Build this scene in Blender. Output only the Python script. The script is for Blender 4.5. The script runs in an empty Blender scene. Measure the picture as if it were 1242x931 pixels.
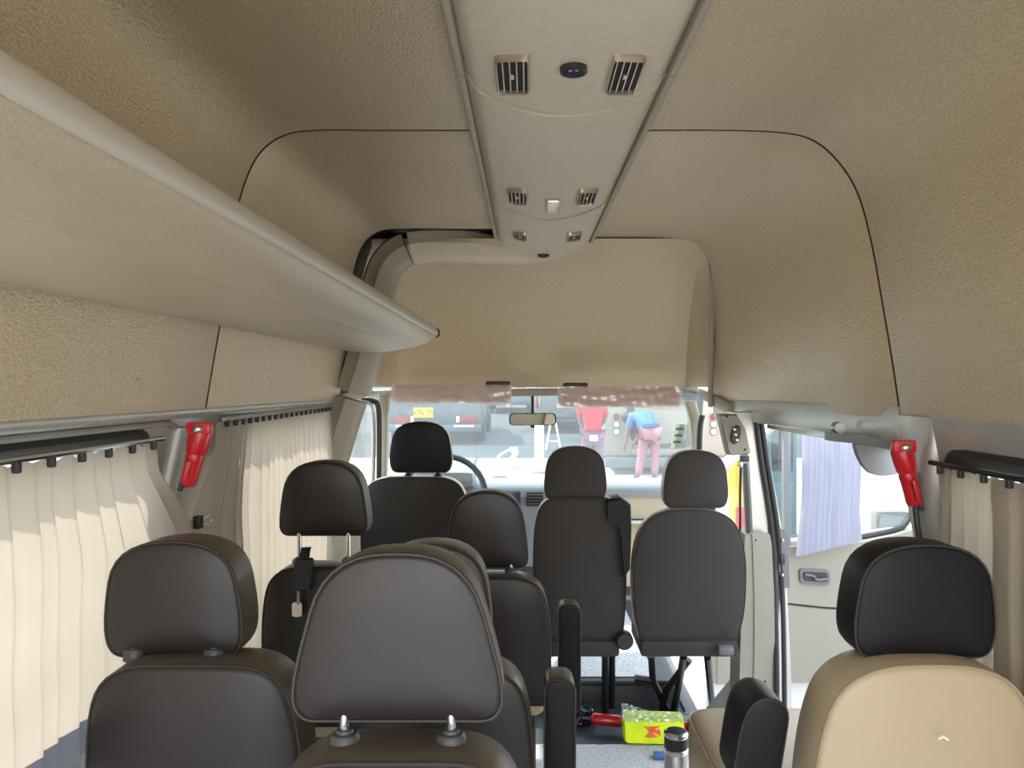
import bpy, bmesh, math, random
from mathutils import Vector, Matrix, noise
random.seed(7)
S = bpy.context.scene
C = S.collection
R = math.radians
PI = math.pi

# ------------------------------------------------------------------ camera, sky, sun, exposure
FOC, VX, VY, EYE = 933.0, 640.0, 468.0, 1.25
cam_d = bpy.data.cameras.new('camera')
cam = bpy.data.objects.new('camera', cam_d); C.objects.link(cam)
cam.location = (0, 0, EYE); cam.rotation_euler = (PI/2, 0, 0)
cam_d.sensor_width = 36.0; cam_d.lens = 36.0*FOC/1242.0
cam_d.shift_x = -(VX-621.0)/1242.0; cam_d.shift_y = (VY-465.5)/1242.0
cam_d.clip_start = 0.02; cam_d.clip_end = 400
S.camera = cam

world = bpy.data.worlds.new('sky'); S.world = world; world.use_nodes = True
wn = world.node_tree.nodes; wl = world.node_tree.links
wbg = wn['Background']
wtc = wn.new('ShaderNodeTexCoord'); wsep = wn.new('ShaderNodeSeparateXYZ'); wramp = wn.new('ShaderNodeValToRGB')
wramp.color_ramp.elements[0].position = 0.0; wramp.color_ramp.elements[0].color = (1.0, 0.955, 0.88, 1)
wramp.color_ramp.elements[1].position = 0.6; wramp.color_ramp.elements[1].color = (0.66, 0.80, 1.0, 1)
wl.new(wtc.outputs['Generated'], wsep.inputs[0]); wl.new(wsep.outputs['Z'], wramp.inputs[0]); wl.new(wramp.outputs[0], wbg.inputs['Color'])
wbg.inputs['Strength'].default_value = 1.7

sun_d = bpy.data.lights.new('sun', 'SUN'); sun_d.energy = 3.3; sun_d.angle = R(1.0); sun_d.color = (1.0, 0.93, 0.82)
sun = bpy.data.objects.new('sun', sun_d); C.objects.link(sun)
sun.rotation_euler = Vector((0.62, -0.22, -0.92)).to_track_quat('-Z', 'Y').to_euler()   # shines from the left, a little from ahead

S.view_settings.view_transform = 'Standard'; S.view_settings.look = 'None'; S.view_settings.gamma = 1
S.view_settings.use_curve_mapping = False
S.view_settings.exposure = 1.77
S.cycles.max_bounces = 14; S.cycles.diffuse_bounces = 6; S.cycles.transparent_max_bounces = 24
S.cycles.use_denoising = True
S.cycles.sample_clamp_indirect = 8.0

# ------------------------------------------------------------------ helpers
def at(px, py, Y):
    """the point at depth Y that the pixel looks at"""
    return Vector(((px-VX)/FOC*Y, Y, EYE-(py-VY)/FOC*Y))

ORG = {}
def org(o): return ORG.get(o.name, Vector((0,0,0)))
def tag(o, label=None, cat=None, group=None, kind=None):
    if label: o['label'] = label
    if cat: o['category'] = cat
    if group: o['group'] = group
    if kind: o['kind'] = kind
    return o
def thing(name, label, cat, loc=(0,0,0), group=None):
    o = bpy.data.objects.new(name, None); C.objects.link(o); o.location = loc; o.empty_display_size = .05
    ORG[o.name] = Vector(loc)
    return tag(o, label, cat, group)
def struct_root(name, loc=(0,0,0)):
    o = bpy.data.objects.new(name, None); C.objects.link(o); o.location = loc; o.empty_display_size = .05
    ORG[o.name] = Vector(loc); o['kind'] = 'structure'
    return o

def rpoly(pts, seg=5):
    """rounded polygon: pts (x, z, r)"""
    out = []; n = len(pts)
    for i in range(n):
        p = Vector(pts[i][:2]); a = Vector(pts[i-1][:2]); b = Vector(pts[(i+1) % n][:2]); r = pts[i][2]
        da = a-p; db = b-p
        ra = min(r, da.length*.49); rb = min(r, db.length*.49)
        s = p+da.normalized()*ra; e = p+db.normalized()*rb
        if r <= 0: out.append((p.x, p.y)); continue
        for k in range(seg+1):
            t = k/seg; q = s*(1-t)**2+p*2*t*(1-t)+e*t*t
            out.append((q.x, q.y))
    return out
def smooth(pts, k=6):
    """Catmull-Rom through pts"""
    P = [Vector(p) for p in pts]; P = [2*P[0]-P[1]]+P+[2*P[-1]-P[-2]]
    out = []
    for i in range(1, len(P)-2):
        for j in range(k):
            t = j/k; a, b, c, d = P[i-1:i+3]
            out.append(.5*((2*b)+(c-a)*t+(2*a-5*b+4*c-d)*t*t+(3*b-a-3*c+d)*t**3))
    out.append(P[-2]); return out

class MB:
    def __init__(s): s.v = []; s.f = []; s.m = []; s.mi = 0
    def add(s, vs, fs):
        b = len(s.v); s.v += [Vector(v) for v in vs]
        for f in fs: s.f.append(tuple(i+b for i in f)); s.m.append(s.mi)
        return s
    def box(s, c, d, rot=None, ch=0.0):
        c = Vector(c); hx, hy, hz = d[0]/2, d[1]/2, d[2]/2
        bm = bmesh.new(); bmesh.ops.create_cube(bm, size=1.0)
        for v in bm.verts: v.co = Vector((v.co.x*d[0], v.co.y*d[1], v.co.z*d[2]))
        if ch > 0: bmesh.ops.bevel(bm, geom=bm.edges[:], offset=min(ch, min(d)*.45), segments=2, affect='EDGES', profile=.6)
        if rot is not None: bmesh.ops.transform(bm, matrix=rot.to_4x4(), verts=bm.verts)
        bm.verts.ensure_lookup_table(); bm.verts.index_update()
        s.add([v.co+c for v in bm.verts], [[v.index for v in f.verts] for f in bm.faces]); bm.free(); return s
    def bar(s, a, b, w, h, ch=0.0):
        a = Vector(a); b = Vector(b); d = b-a
        q = d.to_track_quat('Y', 'Z').to_matrix()
        return s.box((a+b)/2, (w, d.length, h), q, ch)
    def loft(s, rings, closed=True, cap0=False, cap1=False):
        n = len(rings[0]); vs = [p for r in rings for p in r]; fs = []
        for i in range(len(rings)-1):
            for j in range(n if closed else n-1):
                k = (j+1) % n
                fs.append((i*n+j, i*n+k, (i+1)*n+k, (i+1)*n+j))
        if cap0: fs.append(tuple(range(n-1, -1, -1)))
        if cap1: fs.append(tuple((len(rings)-1)*n+j for j in range(n)))
        return s.add(vs, fs)
    def tube(s, pts, r, n=8, closed=False, caps=True):
        P = [Vector(p) for p in pts]; m = len(P); rings = []
        up = None
        for i in range(m):
            if closed: t = (P[(i+1) % m]-P[i-1])
            else: t = P[min(i+1, m-1)]-P[max(i-1, 0)]
            t.normalize()
            if up is None:
                up = Vector((0,0,1)) if abs(t.z) < .9 else Vector((1,0,0))
            u = (up-t*up.dot(t))
            if u.length < 1e-6: u = t.orthogonal()
            u.normalize(); w = t.cross(u); up = u
            rr = r[i] if isinstance(r, (list, tuple)) else r
            rings.append([P[i]+(u*math.cos(2*PI*k/n)+w*math.sin(2*PI*k/n))*rr for k in range(n)])
        if closed: rings.append(rings[0]); return s.loft(rings)
        return s.loft(rings, True, caps, caps)
    def lathe(s, prof, c, n=24, axis='Z', rot=None):
        c = Vector(c); rings = []
        for r, h in prof:
            ring = []
            for k in range(n):
                a = 2*PI*k/n; p = Vector((r*math.cos(a), r*math.sin(a), h))
                if axis == 'Y': p = Vector((p.x, p.z, -p.y))
                if axis == 'X': p = Vector((p.z, p.x, p.y))
                if rot is not None: p = rot @ p
                ring.append(c+p)
            rings.append(ring)
        return s.loft(rings, True, prof[0][0] > 1e-4, prof[-1][0] > 1e-4)
    def ball(s, c, r, n=12, rot=None):
        rr = r if isinstance(r, (tuple, list)) else (r, r, r); rings = []
        for i in range(n//2+1):
            a = PI*i/(n//2)
            ring = []
            for k in range(n):
                b = 2*PI*k/n
                p = Vector((max(math.sin(a), 1e-3)*math.cos(b)*rr[0], max(math.sin(a), 1e-3)*math.sin(b)*rr[1], math.cos(a)*rr[2]))
                if rot is not None: p = rot @ p
                ring.append(Vector(c)+p)
            rings.append(ring)
        return s.loft(rings)
    def grid(s, fn, nu, nv):
        vs = [fn(i/nu, j/nv) for j in range(nv+1) for i in range(nu+1)]
        fs = [(j*(nu+1)+i, j*(nu+1)+i+1, (j+1)*(nu+1)+i+1, (j+1)*(nu+1)+i) for j in range(nv) for i in range(nu)]
        return s.add(vs, fs)
    def slab(s, outline, off):
        """a closed flat outline (list of Vectors) given thickness along off"""
        off = Vector(off); a = [Vector(p) for p in outline]; b = [p+off for p in a]
        return s.loft([a, b], True, True, True)
    def text(s, body, size, mat4, depth=.0008):
        cu = bpy.data.curves.new('t', 'FONT'); cu.body = body; cu.size = size; cu.align_x = 'CENTER'; cu.align_y = 'CENTER'; cu.extrude = depth
        o = bpy.data.objects.new('t', cu); me = bpy.data.meshes.new_from_object(o)
        s.add([mat4 @ v.co for v in me.vertices], [list(p.vertices) for p in me.polygons])
        bpy.data.objects.remove(o); bpy.data.curves.remove(cu); bpy.data.meshes.remove(me); return s
    def build(s, name, mat, parent=None, flat=False, sharp=38):
        me = bpy.data.meshes.new(name)
        o = bpy.data.objects.new(name, me); C.objects.link(o)
        L = Vector((0,0,0))
        if parent is not None:
            o.parent = parent; L = org(parent)
        else:
            xs = [v.x for v in s.v]; ys = [v.y for v in s.v]; zs = [v.z for v in s.v]
            L = Vector(((min(xs)+max(xs))/2, (min(ys)+max(ys))/2, min(zs))); o.location = L
        ORG[o.name] = L
        me.from_pydata([v-L for v in s.v], [], s.f)
        mats = mat if isinstance(mat, (list, tuple)) else [mat]
        for m in mats: me.materials.append(m)
        if len(mats) > 1: me.polygons.foreach_set('material_index', s.m)
        bm = bmesh.new(); bm.from_mesh(me); bmesh.ops.recalc_face_normals(bm, faces=bm.faces)
        if not flat:
            lim = R(sharp)
            for e in bm.edges:
                if len(e.link_faces) == 2 and e.calc_face_angle(0) > lim: e.smooth = False
            for f in bm.faces: f.smooth = True
        bm.to_mesh(me); bm.free(); me.update()
        return o

# ------------------------------------------------------------------ materials
def mat(name, col, rough=.5, metal=0., spec=.5, bump=None, var=None, coat=0., trans=0., alpha=None, sheen=0.):
    """bump = (scale, strength, stretch xyz or None); var = (scale, darker colour, amount)"""
    m = bpy.data.materials.new(name); m.use_nodes = True
    nt = m.node_tree; N = nt.nodes; L = nt.links; p = N['Principled BSDF']
    p.inputs['Base Color'].default_value = (*col, 1); p.inputs['Roughness'].default_value = rough
    p.inputs['Metallic'].default_value = metal; p.inputs['Specular IOR Level'].default_value = spec
    p.inputs['Coat Weight'].default_value = coat; p.inputs['Transmission Weight'].default_value = trans
    p.inputs['Sheen Weight'].default_value = sheen
    if alpha is not None: p.inputs['Alpha'].default_value = alpha
    if bump or var:
        tc = N.new('ShaderNodeTexCoord')
        def nz(scale, stretch, detail):
            mp = N.new('ShaderNodeMapping'); L.new(tc.outputs['Object'], mp.inputs[0])
            if stretch: mp.inputs['Scale'].default_value = stretch
            t = N.new('ShaderNodeTexNoise'); t.inputs['Scale'].default_value = scale; t.inputs['Detail'].default_value = detail
            L.new(mp.outputs[0], t.inputs['Vector']); return t
        if bump:
            t = nz(bump[0], bump[2] if len(bump) > 2 else None, 4)
            b = N.new('ShaderNodeBump'); b.inputs['Strength'].default_value = bump[1]; b.inputs['Distance'].default_value = .002
            L.new(t.outputs['Fac'], b.inputs['Height']); L.new(b.outputs[0], p.inputs['Normal'])
        if var:
            t = nz(var[0], None, 5); r = N.new('ShaderNodeValToRGB')
            r.color_ramp.elements[0].position = .38; r.color_ramp.elements[0].color = (*var[1], 1)
            r.color_ramp.elements[1].position = .62; r.color_ramp.elements[1].color = (*col, 1)
            L.new(t.outputs['Fac'], r.inputs[0]); L.new(r.outputs[0], p.inputs['Base Color'])
    return m
def glass_mat(name, tint, haze, gloss=.06, hazecol=(.8,.85,.85)):
    m = bpy.data.materials.new(name); m.use_nodes = True; nt = m.node_tree; N = nt.nodes; L = nt.links
    N.remove(N['Principled BSDF']); out = N['Material Output']
    t = N.new('ShaderNodeBsdfTransparent'); t.inputs[0].default_value = (*tint, 1)
    g = N.new('ShaderNodeBsdfGlossy'); g.inputs['Roughness'].default_value = .03
    d = N.new('ShaderNodeBsdfTranslucent'); d.inputs[0].default_value = (*hazecol, 1)
    d2 = N.new('ShaderNodeBsdfDiffuse'); d2.inputs[0].default_value = (*hazecol, 1)
    da = N.new('ShaderNodeMixShader'); da.inputs[0].default_value = .5; L.new(d.outputs[0], da.inputs[1]); L.new(d2.outputs[0], da.inputs[2])
    m1 = N.new('ShaderNodeMixShader'); m1.inputs[0].default_value = haze; L.new(t.outputs[0], m1.inputs[1]); L.new(da.outputs[0], m1.inputs[2])
    m2 = N.new('ShaderNodeMixShader'); m2.inputs[0].default_value = gloss; L.new(m1.outputs[0], m2.inputs[1]); L.new(g.outputs[0], m2.inputs[2])
    L.new(m2.outputs[0], out.inputs[0]); return m
def cloth_mat(name, col, trans, weight, fine=400):
    m = bpy.data.materials.new(name); m.use_nodes = True; nt = m.node_tree; N = nt.nodes; L = nt.links
    p = N['Principled BSDF']; p.inputs['Base Color'].default_value = (*col, 1); p.inputs['Roughness'].default_value = .75; p.inputs['Sheen Weight'].default_value = .2
    tr = N.new('ShaderNodeBsdfTranslucent'); tr.inputs[0].default_value = (*trans, 1)
    mx = N.new('ShaderNodeMixShader'); mx.inputs[0].default_value = weight
    L.new(p.outputs[0], mx.inputs[1]); L.new(tr.outputs[0], mx.inputs[2]); L.new(mx.outputs[0], N['Material Output'].inputs[0])
    tc = N.new('ShaderNodeTexCoord'); t = N.new('ShaderNodeTexNoise'); t.inputs['Scale'].default_value = fine
    b = N.new('ShaderNodeBump'); b.inputs['Strength'].default_value = .15; b.inputs['Distance'].default_value = .001
    L.new(tc.outputs['Object'], t.inputs['Vector']); L.new(t.outputs['Fac'], b.inputs['Height']); L.new(b.outputs[0], p.inputs['Normal'])
    return m

M = {}
M['headliner'] = mat('headliner', (.60,.465,.295), .34, metal=.35, spec=.9, bump=(260, 1.0, (1, .55, 1)), var=(240, (.46,.355,.222), 1), sheen=.15)
M['duct'] = mat('duct_plastic', (.62,.55,.425), .5, spec=.4, bump=(500, .15), var=(60, (.58,.515,.395), 1))
M['trim'] = mat('beige_trim', (.34,.305,.24), .45, spec=.4, bump=(600, .12))
M['pillar_trim'] = mat('grey_beige_pillar_trim', (.26,.24,.195), .45, spec=.4, bump=(600, .1))
M['rack'] = mat('rack_vinyl', (.43,.35,.25), .38, spec=.55, bump=(380, .3), var=(300, (.385,.31,.22), 1))
M['lip'] = mat('rack_lip', (.46,.42,.35), .4, spec=.45, bump=(200, .1))
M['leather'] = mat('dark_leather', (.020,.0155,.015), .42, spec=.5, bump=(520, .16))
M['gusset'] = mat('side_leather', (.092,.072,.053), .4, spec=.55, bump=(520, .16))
M['fabric_back'] = mat('grey_brown_fabric', (.042,.037,.034), .7, spec=.3, bump=(900, .4), var=(500, (.035,.031,.029), 1))
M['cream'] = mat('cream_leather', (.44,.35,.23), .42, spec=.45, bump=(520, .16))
M['black_leather'] = mat('black_leather', (.009,.009,.011), .5, spec=.25, bump=(520, .16))
M['piping'] = mat('piping', (.03,.026,.025), .5)
M['cream_piping'] = mat('cream_piping', (.36,.28,.18), .5)
M['chrome'] = mat('chrome', (.82,.82,.84), .15, metal=1)
M['collar'] = mat('dark_grey_collar', (.055,.056,.06), .45)
M['satin'] = mat('satin_rosy_metal', (.62,.52,.46), .3, metal=.8)
M['steel'] = mat('brushed_steel', (.62,.62,.60), .3, metal=1)
M['black_plastic'] = mat('black_plastic', (.02,.021,.024), .45)
M['black_metal'] = mat('black_metal', (.018,.018,.02), .35, metal=.3)
M['grey_plastic'] = mat('grey_plastic', (.13,.128,.125), .5)
M['dark_hole'] = mat('dark_recess', (.03,.022,.018), .8)
M['silver'] = mat('silver_paint', (.50,.49,.46), .32, metal=.45, spec=.5, var=(6, (.46,.45,.42), 1))
M['white_paint'] = mat('white_paint', (.62,.63,.64), .25, coat=.4)
M['rubber'] = mat('black_rubber', (.02,.021,.022), .6)
M['curtain'] = cloth_mat('curtain_cloth', (.62,.55,.46), (.37,.325,.275), .55)
M['curtain_grey'] = cloth_mat('grey_beige_curtain_cloth', (.42,.36,.28), (.5,.43,.33), .3)
M['curtain_white'] = cloth_mat('lilac_white_curtain_cloth', (.40,.40,.48), (.26,.26,.33), .4)
M['hem'] = cloth_mat('dark_hem_cloth', (.10,.11,.14), (.12,.13,.16), .3)
M['red'] = mat('red_plastic', (.55,.012,.02), .3, coat=.3, bump=(60, .5))
M['red2'] = mat('red_enamel', (.42,.008,.010), .25, coat=.4)
M['glass'] = glass_mat('side_glass', (.86,.87,.85), .02)
M['windscreen'] = glass_mat('windscreen_glass', (.58,.68,.67), .09, .05)
M['film'] = glass_mat('plastic_film', (.93,.90,.89), .45, .10, (.9,.84,.82))
M['carpet'] = mat('grey_carpet', (.72,.70,.70), .95, spec=.1, bump=(300, 1.0), var=(170, (.40,.39,.39), 1))
M['mat_dark'] = mat('dark_floor_mat', (.055,.06,.068), .55, bump=(80, .3))
M['bag'] = glass_mat('bag_film_clear', (.92,.94,.95), .25, .22)
M['visor'] = mat('visor_vinyl', (.72,.57,.51), .5)
M['vest'] = mat('yellow_green_vest', (.74,.84,.0), .6, bump=(40, .5), var=(20, (.58,.76,.0), 1))
M['orange'] = mat('orange_print', (.75,.10,.03), .5)
M['mirror'] = mat('mirror_glass', (.85,.84,.78), .03, metal=1)
M['dim_mirror'] = mat('dim_mirror_glass', (.16,.20,.22), .05, metal=1)
M['lens'] = mat('lamp_lens', (.80,.76,.70), .3)
M['dash'] = mat('dash_beige', (.52,.43,.30), .5)
M['dash_grey'] = mat('dash_grey', (.24,.25,.26), .35)
M['belt'] = mat('belt_webbing', (.02,.02,.022), .7, bump=(800, .3))
M['screen'] = mat('radio_face', (.03,.04,.08), .15)
M['paper'] = mat('sticker_paper', (.78,.80,.62), .6)
M['blue'] = mat('blue_plastic', (.03,.10,.35), .4)

# ------------------------------------------------------------------ body profile (X, height above eye)
RP = [(.200,.53),(.40,.53),(.53,.525),(.595,.508),(.645,.465),(.685,.40),(.713,.30),(.737,.168),(.757,.05),(.774,-.065)]
LP = [(-.080,.53),(-.30,.53),(-.44,.53),(-.51,.518),(-.562,.475),(-.597,.39),(-.617,.28),(-.635,.15),(-.652,.05),(-.668,-.045)]
def prof(pts, k=5):
    P = smooth([(x, z+EYE, 0) for x, z in pts], k); out = []
    for i, p in enumerate(P):
        t = P[min(i+1, len(P)-1)]-P[max(i-1, 0)]; t.normalize()
        n = Vector((-t.y, t.x, 0))
        if n.dot(Vector((p.x-.06, p.y-1.4, 0))) < 0: n = -n
        out.append((p.x, p.y, n.x, n.y))
    return out
PR, PL = prof(RP), prof(LP)
def panel(name, P, ya, yb, parent, bulge=None, m='headliner', th=.012):
    """trim panel following profile P from depth ya(t) to yb(t), with turned-back edges"""
    n = len(P)-1; mb = MB(); rows = []
    fr = [(0, th), (.0, .004), (.0015, .0015), (.006, 0)]
    def row(i, f, off, edge):
        x, z, nx, nz = P[i]; t = i/n; a, b = ya(t), yb(t)
        y = a+f if edge == 0 else (b-f if edge == 1 else a+(b-a)*f)
        o = off
        if bulge: o -= bulge(t, y)
        return Vector((x+nx*o, y, z+nz*o))
    spec = [(f, o, 0) for f, o in fr]+[(k/8, 0, 2) for k in range(1, 8)]+[(f, o, 1) for f, o in reversed(fr)]
    for f, o, e in spec: rows.append([row(i, f, o, e) for i in range(n+1)])
    rows = [[r[0]+Vector((P[0][2], 0, P[0][3]))*th]+r+[r[-1]+Vector((P[-1][2], 0, P[-1][3]))*th] for r in rows]
    mb.mi = 1; mb.loft(rows[:3], closed=False); mb.loft(rows[-3:], closed=False)
    mb.mi = 0; mb.loft(rows[2:-2], closed=False)
    return mb.build(name, [M[m], M['dark_hole']], parent, sharp=60)

REAR = -.62
ceil = struct_root('ceiling')
seamY = 1.60
def lerp(a, b, t): return a+(b-a)*t
def sstep(a, b, x):
    t = max(0, min(1, (x-a)/(b-a))); return t*t*(3-2*t)
panel('headliner_panel', PR, lambda t: REAR, lambda t: seamY-.0025, ceil)
panel('headliner_panel', PL, lambda t: REAR, lambda t: seamY-.0025, ceil)
panel('headliner_panel', PR, lambda t: seamY+.0025, lambda t: 2.75+.45*sstep(.35, 1, t), ceil,
      bulge=lambda t, y: .022*sstep(.6, .9, t)*sstep(1.62, 1.72, y)*(1-sstep(1.78, 1.95, y)))
panel('headliner_panel', PL, lambda t: seamY+.0025, lambda t: 2.60+.13*sstep(.3, 1, t), ceil)
# small punched tabs along the lower edge of the left panels
for py_ in (.98, 1.30, 1.62, 1.98, 2.3, 2.55):
    pts = []
    for k in range(9):
        a = -.6+k/8*3.4
        zz = 1.245+.018*math.sin(a); yy = py_+.012*math.cos(a)
        xx = -.6525-(1.30-zz)*.165
        pts.append((xx, yy, zz))
    MB().tube(pts, .0012, 5).build('clip_tab', M['trim'], ceil)
# outer roof skin, shuts the gaps
mb = MB(); ring = [(x+nx*.03, z+nz*.03) for x, z, nx, nz in reversed(PL)]+[(x+nx*.03, z+nz*.03) for x, z, nx, nz in PR]
ring2 = [(x+nx*.045, z+nz*.045) for x, z, nx, nz in reversed(PL)]+[(x+nx*.045, z+nz*.045) for x, z, nx, nz in PR]
mb.loft([[Vector((x, y, z)) for x, z in ring+ring2[::-1]] for y in (REAR, 2.9)], True, True, True)
mb.build('roof_skin', M['dark_hole'], ceil)

# front slope of the high roof above the windscreen
def fsl(u, v):
    # u across, v down
    xe = lerp(.70, .795, v**.7); xw = lerp(-.62, -.735, v)
    x = lerp(xw, xe, u)
    y0 = lerp(2.86, 3.50, v**.8)
    z = EYE+lerp(.50, -.005, v)
    y0 += .05*math.sin(PI*v)
    if v < .16: y0 -= .12*(1-v/.16)**2; z += .025*(1-v/.16)**2
    zz = z-EYE                                        # the sides turn rearwards to meet the side panels
    ye = 2.76+.42*sstep(.42, -.06, zz)
    y0 = lerp(y0, ye, .9*sstep(.955, 1.0, u))
    y0 = lerp(y0, 2.84+.3*sstep(.2,-.02,zz), .9*sstep(.06, 0.0, u))
    return Vector((x, y0, z))
wf = struct_root('wall_front')
MB().grid(fsl, 40, 24).build('header_panel', M['headliner'], wf)
mb = MB(); mb.grid(lambda u, v: fsl(u, v)+Vector((0, .04, .03)), 20, 12); mb.build('header_skin', M['dark_hole'], wf)
for pts, dx in (((( -.69,2.62,1.19), (-.735,3.58,1.24), (-.63,2.80,1.78), (-.62,2.62,1.78)), -.03), (((.80,2.85,1.17), (.835,3.58,1.24), (.74,2.80,1.78), (.72,2.70,1.78)), .03)):
    MB().slab([Vector(p)+Vector((dx,0,0)) for p in pts], (dx, 0, 0)).build('roof_side', M['dark_hole'], wf)
MB().box((.03, 4.36, .30), (1.66, .04, .74)).build('firewall', M['mat_dark'], wf)
# side cheeks below the front slope (door header rails)
MB().bar((-.71,2.70,1.185), (-.735,3.52,1.235), .05, .05, .012).build('door_header', M['trim'], wf)
MB().bar((.775,2.88,1.165), (.80,3.52,1.225), .05, .05, .012).build('door_header', M['trim'], wf)
# raised bead round the right side of the header panel
pts = [at(718,290,2.77), at(790,291,2.80), at(838,294,2.83), at(858,306,2.85), at(864,335,2.88), at(864,400,3.0), at(862,470,3.12), at(862,492,3.16)]
MB().tube(smooth(pts, 4), .011, 8).build('header_bead', M['trim'], wf)

# ------------------------------------------------------------------ centre air duct with vents
duct = thing('roof_air_duct', 'long beige roof air duct with slatted vents down the middle of the ceiling', 'air duct', (.06, 1.2, 1.74))
def dz(u, y):
    c = abs(u*2-1)
    z = 1.738+.026*c**2.0+.018*sstep(.86, 1, c)
    return z
def duct_x(u, y):
    return lerp(-.108, .238-.013*max(0, min(1, (y-1)/1.7)), u)
def duct_panel(y0, b0, y1, b1, drop):
    mb = MB()
    def f(u, v):
        bow = 1-(u*2-1)**2
        a = y0+b0*bow; b = y1+b1*bow; y = lerp(a, b, v)
        return Vector((duct_x(u, y), y, dz(u, y)-drop))
    mb.grid(f, 40, 12)
    rim = [f(i/40, 1) for i in range(41)]
    mb.loft([rim, [p+Vector((0, 0, .02)) for p in rim]], closed=False)
    rim = [f(i/40, 0) for i in range(41)]
    mb.loft([rim, [p+Vector((0, 0, .02)) for p in rim]], closed=False)
    for uu in (0, 1):
        e = [f(uu, j/12) for j in range(13)]
        mb.loft([e, [p+Vector((0, 0, .03)) for p in e]], closed=False)
    return mb.build('duct_panel', M['duct'], duct)
duct_panel(REAR, 0, 1.283, .092, .002)
duct_panel(1.289, .092, 2.088, .13, .006)
dfront = duct_panel(2.094, .13, 2.69, .24, .010)
# side edge trims, in three lengths
for sx, x in ((-1, -.110), (1, .240)):
    for ya, yb in ((REAR, 1.26), (1.264, 2.09), (2.094, 2.66)):
        if sx > 0 and ya > 2: yb = 2.74
        sec = rpoly([(-.006,-.002,.003), (.006,-.002,.003), (.006,.03,.002), (-.006,.03,.002)], 3)
        tx = lambda y: x-(.013*max(0, min(1, (y-1)/1.7)) if sx > 0 else 0)
        MB().loft([[Vector((tx(y)+a, y, 1.760+b)) for a, b in sec] for y in (ya, max(ya, 1.0), yb)], True, True, True).build('edge_trim', M['trim'], duct)
def vent(cx, cy, w, l, shear):
    dr_ = .002 if cy < 1.4 else (.006 if cy < 2.2 else .010)
    def P(a, b, dz_=0.):       # a across, b along
        x = cx+a; y = cy+b+shear*a
        return Vector((x, y, dz((x+.108)/.346, y)-dr_-.002+dz_))
    mbf = MB()
    o = rpoly([(-w/2,-l/2,.012), (w/2,-l/2,.012), (w/2,l/2,.012), (-w/2,l/2,.012)], 4)
    rings = []
    for s, zz in ((1.0, .004), (1.0, -.006), (.93, -.009), (.86, -.007), (.85, .0)):
        rings.append([P(a*s if abs(a) < 1 else a, b*(1-(1-s)*.5), zz) for a, b in o])
    mbf.loft(rings)
    fr = mbf.build('vent', M['satin'], duct)
    mb = MB(); mb.slab([P(a*.86, b*.93, -.0012) for a, b in o], (0, 0, .003)); mb.build('vent_recess', M['dark_hole'], fr)
    n = 4
    for k in range(n):
        a = (-.5+(k+.5)/n)*w*.8
        mb = MB()
        p0, p1 = P(a, -l*.44), P(a, l*.44)
        tw = .35*(1 if cx < .06 else -1)
        mb.loft([[p+Vector((-.0012+dx, 0, dzz)) for dx, dzz in ((0,.002), (.0014,.002), (.0018+tw*.006,-.006), (tw*.006,-.006))] for p in (p0, p1)], True, True, True)
        mb.build('slat', M['satin'], fr)
    mb = MB(); mb.box(P(0, 0, -.004), (.006, .012, .006), None, .002); mb.build('adjuster', M['satin'], fr)
vent(-.024, 1.212, .054, .138, -.45); vent(.153, 1.212, .054, .138, .45)
vent(-.027, 1.975, .050, .14, -.4); vent(.152, 1.975, .050, .14, .4)
vent(-.025, 2.47, .044, .10, -.4); vent(.150, 2.48, .046, .12, .4)
def port(x, y, r):
    z = dz((x+.108)/.346, y)-(.002 if y < 1.5 else .010)
    p = MB().lathe([(r*.55, .004), (r*.55, -.002), (r*.8, -.0065), (r, -.005), (r, .004)], (x, y, z-.003), 24).build('round_port', M['black_plastic'], duct)
    MB().lathe([(.0001, -.002), (r*.4, -.003), (r*.5, 0), (r*.52, .003)], (x, y, z-.003), 20).build('port_lens', M['screen'], p)
port(.070, 1.175, .021); port(.057, 2.80, .021)
z = dz(.5, 2.13)-.007
lp = MB().box((.067, 2.045, z-.003), (.034, .13, .012), None, .004).build('reading_lamp', M['satin'], duct)
MB().box((.067, 2.055, z-.008), (.024, .095, .008), None, .003).build('lamp_lens', M['lens'], lp)

# moulded branch from the duct round to the left pillar
path = [at(716,287,2.74), at(700,293,2.79), at(676,299,2.85), at(640,301,2.87), at(610,300,2.85), at(560,298,2.80), at(512,298,2.77), at(484,306,2.755), at(466,326,2.75), at(456,360,2.74), at(449,400,2.73), at(438,440,2.72), at(427,475,2.71), at(412,520,2.70), at(398,570,2.70), at(384,640,2.70), at(374,720,2.70), at(368,800,2.7), at(366,880,2.7)]
path = smooth(path, 5)
def sweep(path, w, d, ridge=True):
    rings = []
    for i, p in enumerate(path):
        t = path[min(i+1, len(path)-1)]-path[max(i-1, 0)]; t.y = 0; t.normalize()
        n = Vector((-t.z, 0, t.x))            # across, inside the X-Z plane
        sec = [(-.5, .5), (-.5, -.25), (-.42, -.40), (-.08, -.44), (-.03, -.52), (.02, -.5), (.30, -.30), (.44, -.08), (.5, .15), (.5, .5)]
        rings.append([p+n*(a*w)+Vector((0, b*d, 0)) for a, b in sec])
    return rings
bt = struct_root('trim_1')
cut = 33
rings = sweep(path, .112, .09)
for i in range(20):
    f = lerp(.25, 1, sstep(0, 19, i)); c_ = path[i]
    rings[i] = [c_+(p-c_)*f for p in rings[i]]
MB().loft(rings[:cut], True, True, True).build('duct_branch', M['duct'], bt, sharp=50)
MB().loft([[p+Vector((0,.001,0)) for p in r] for r in rings[cut:61]], True, True, True).build('upper_pillar_cover', M['trim'], bt, sharp=50)
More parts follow.
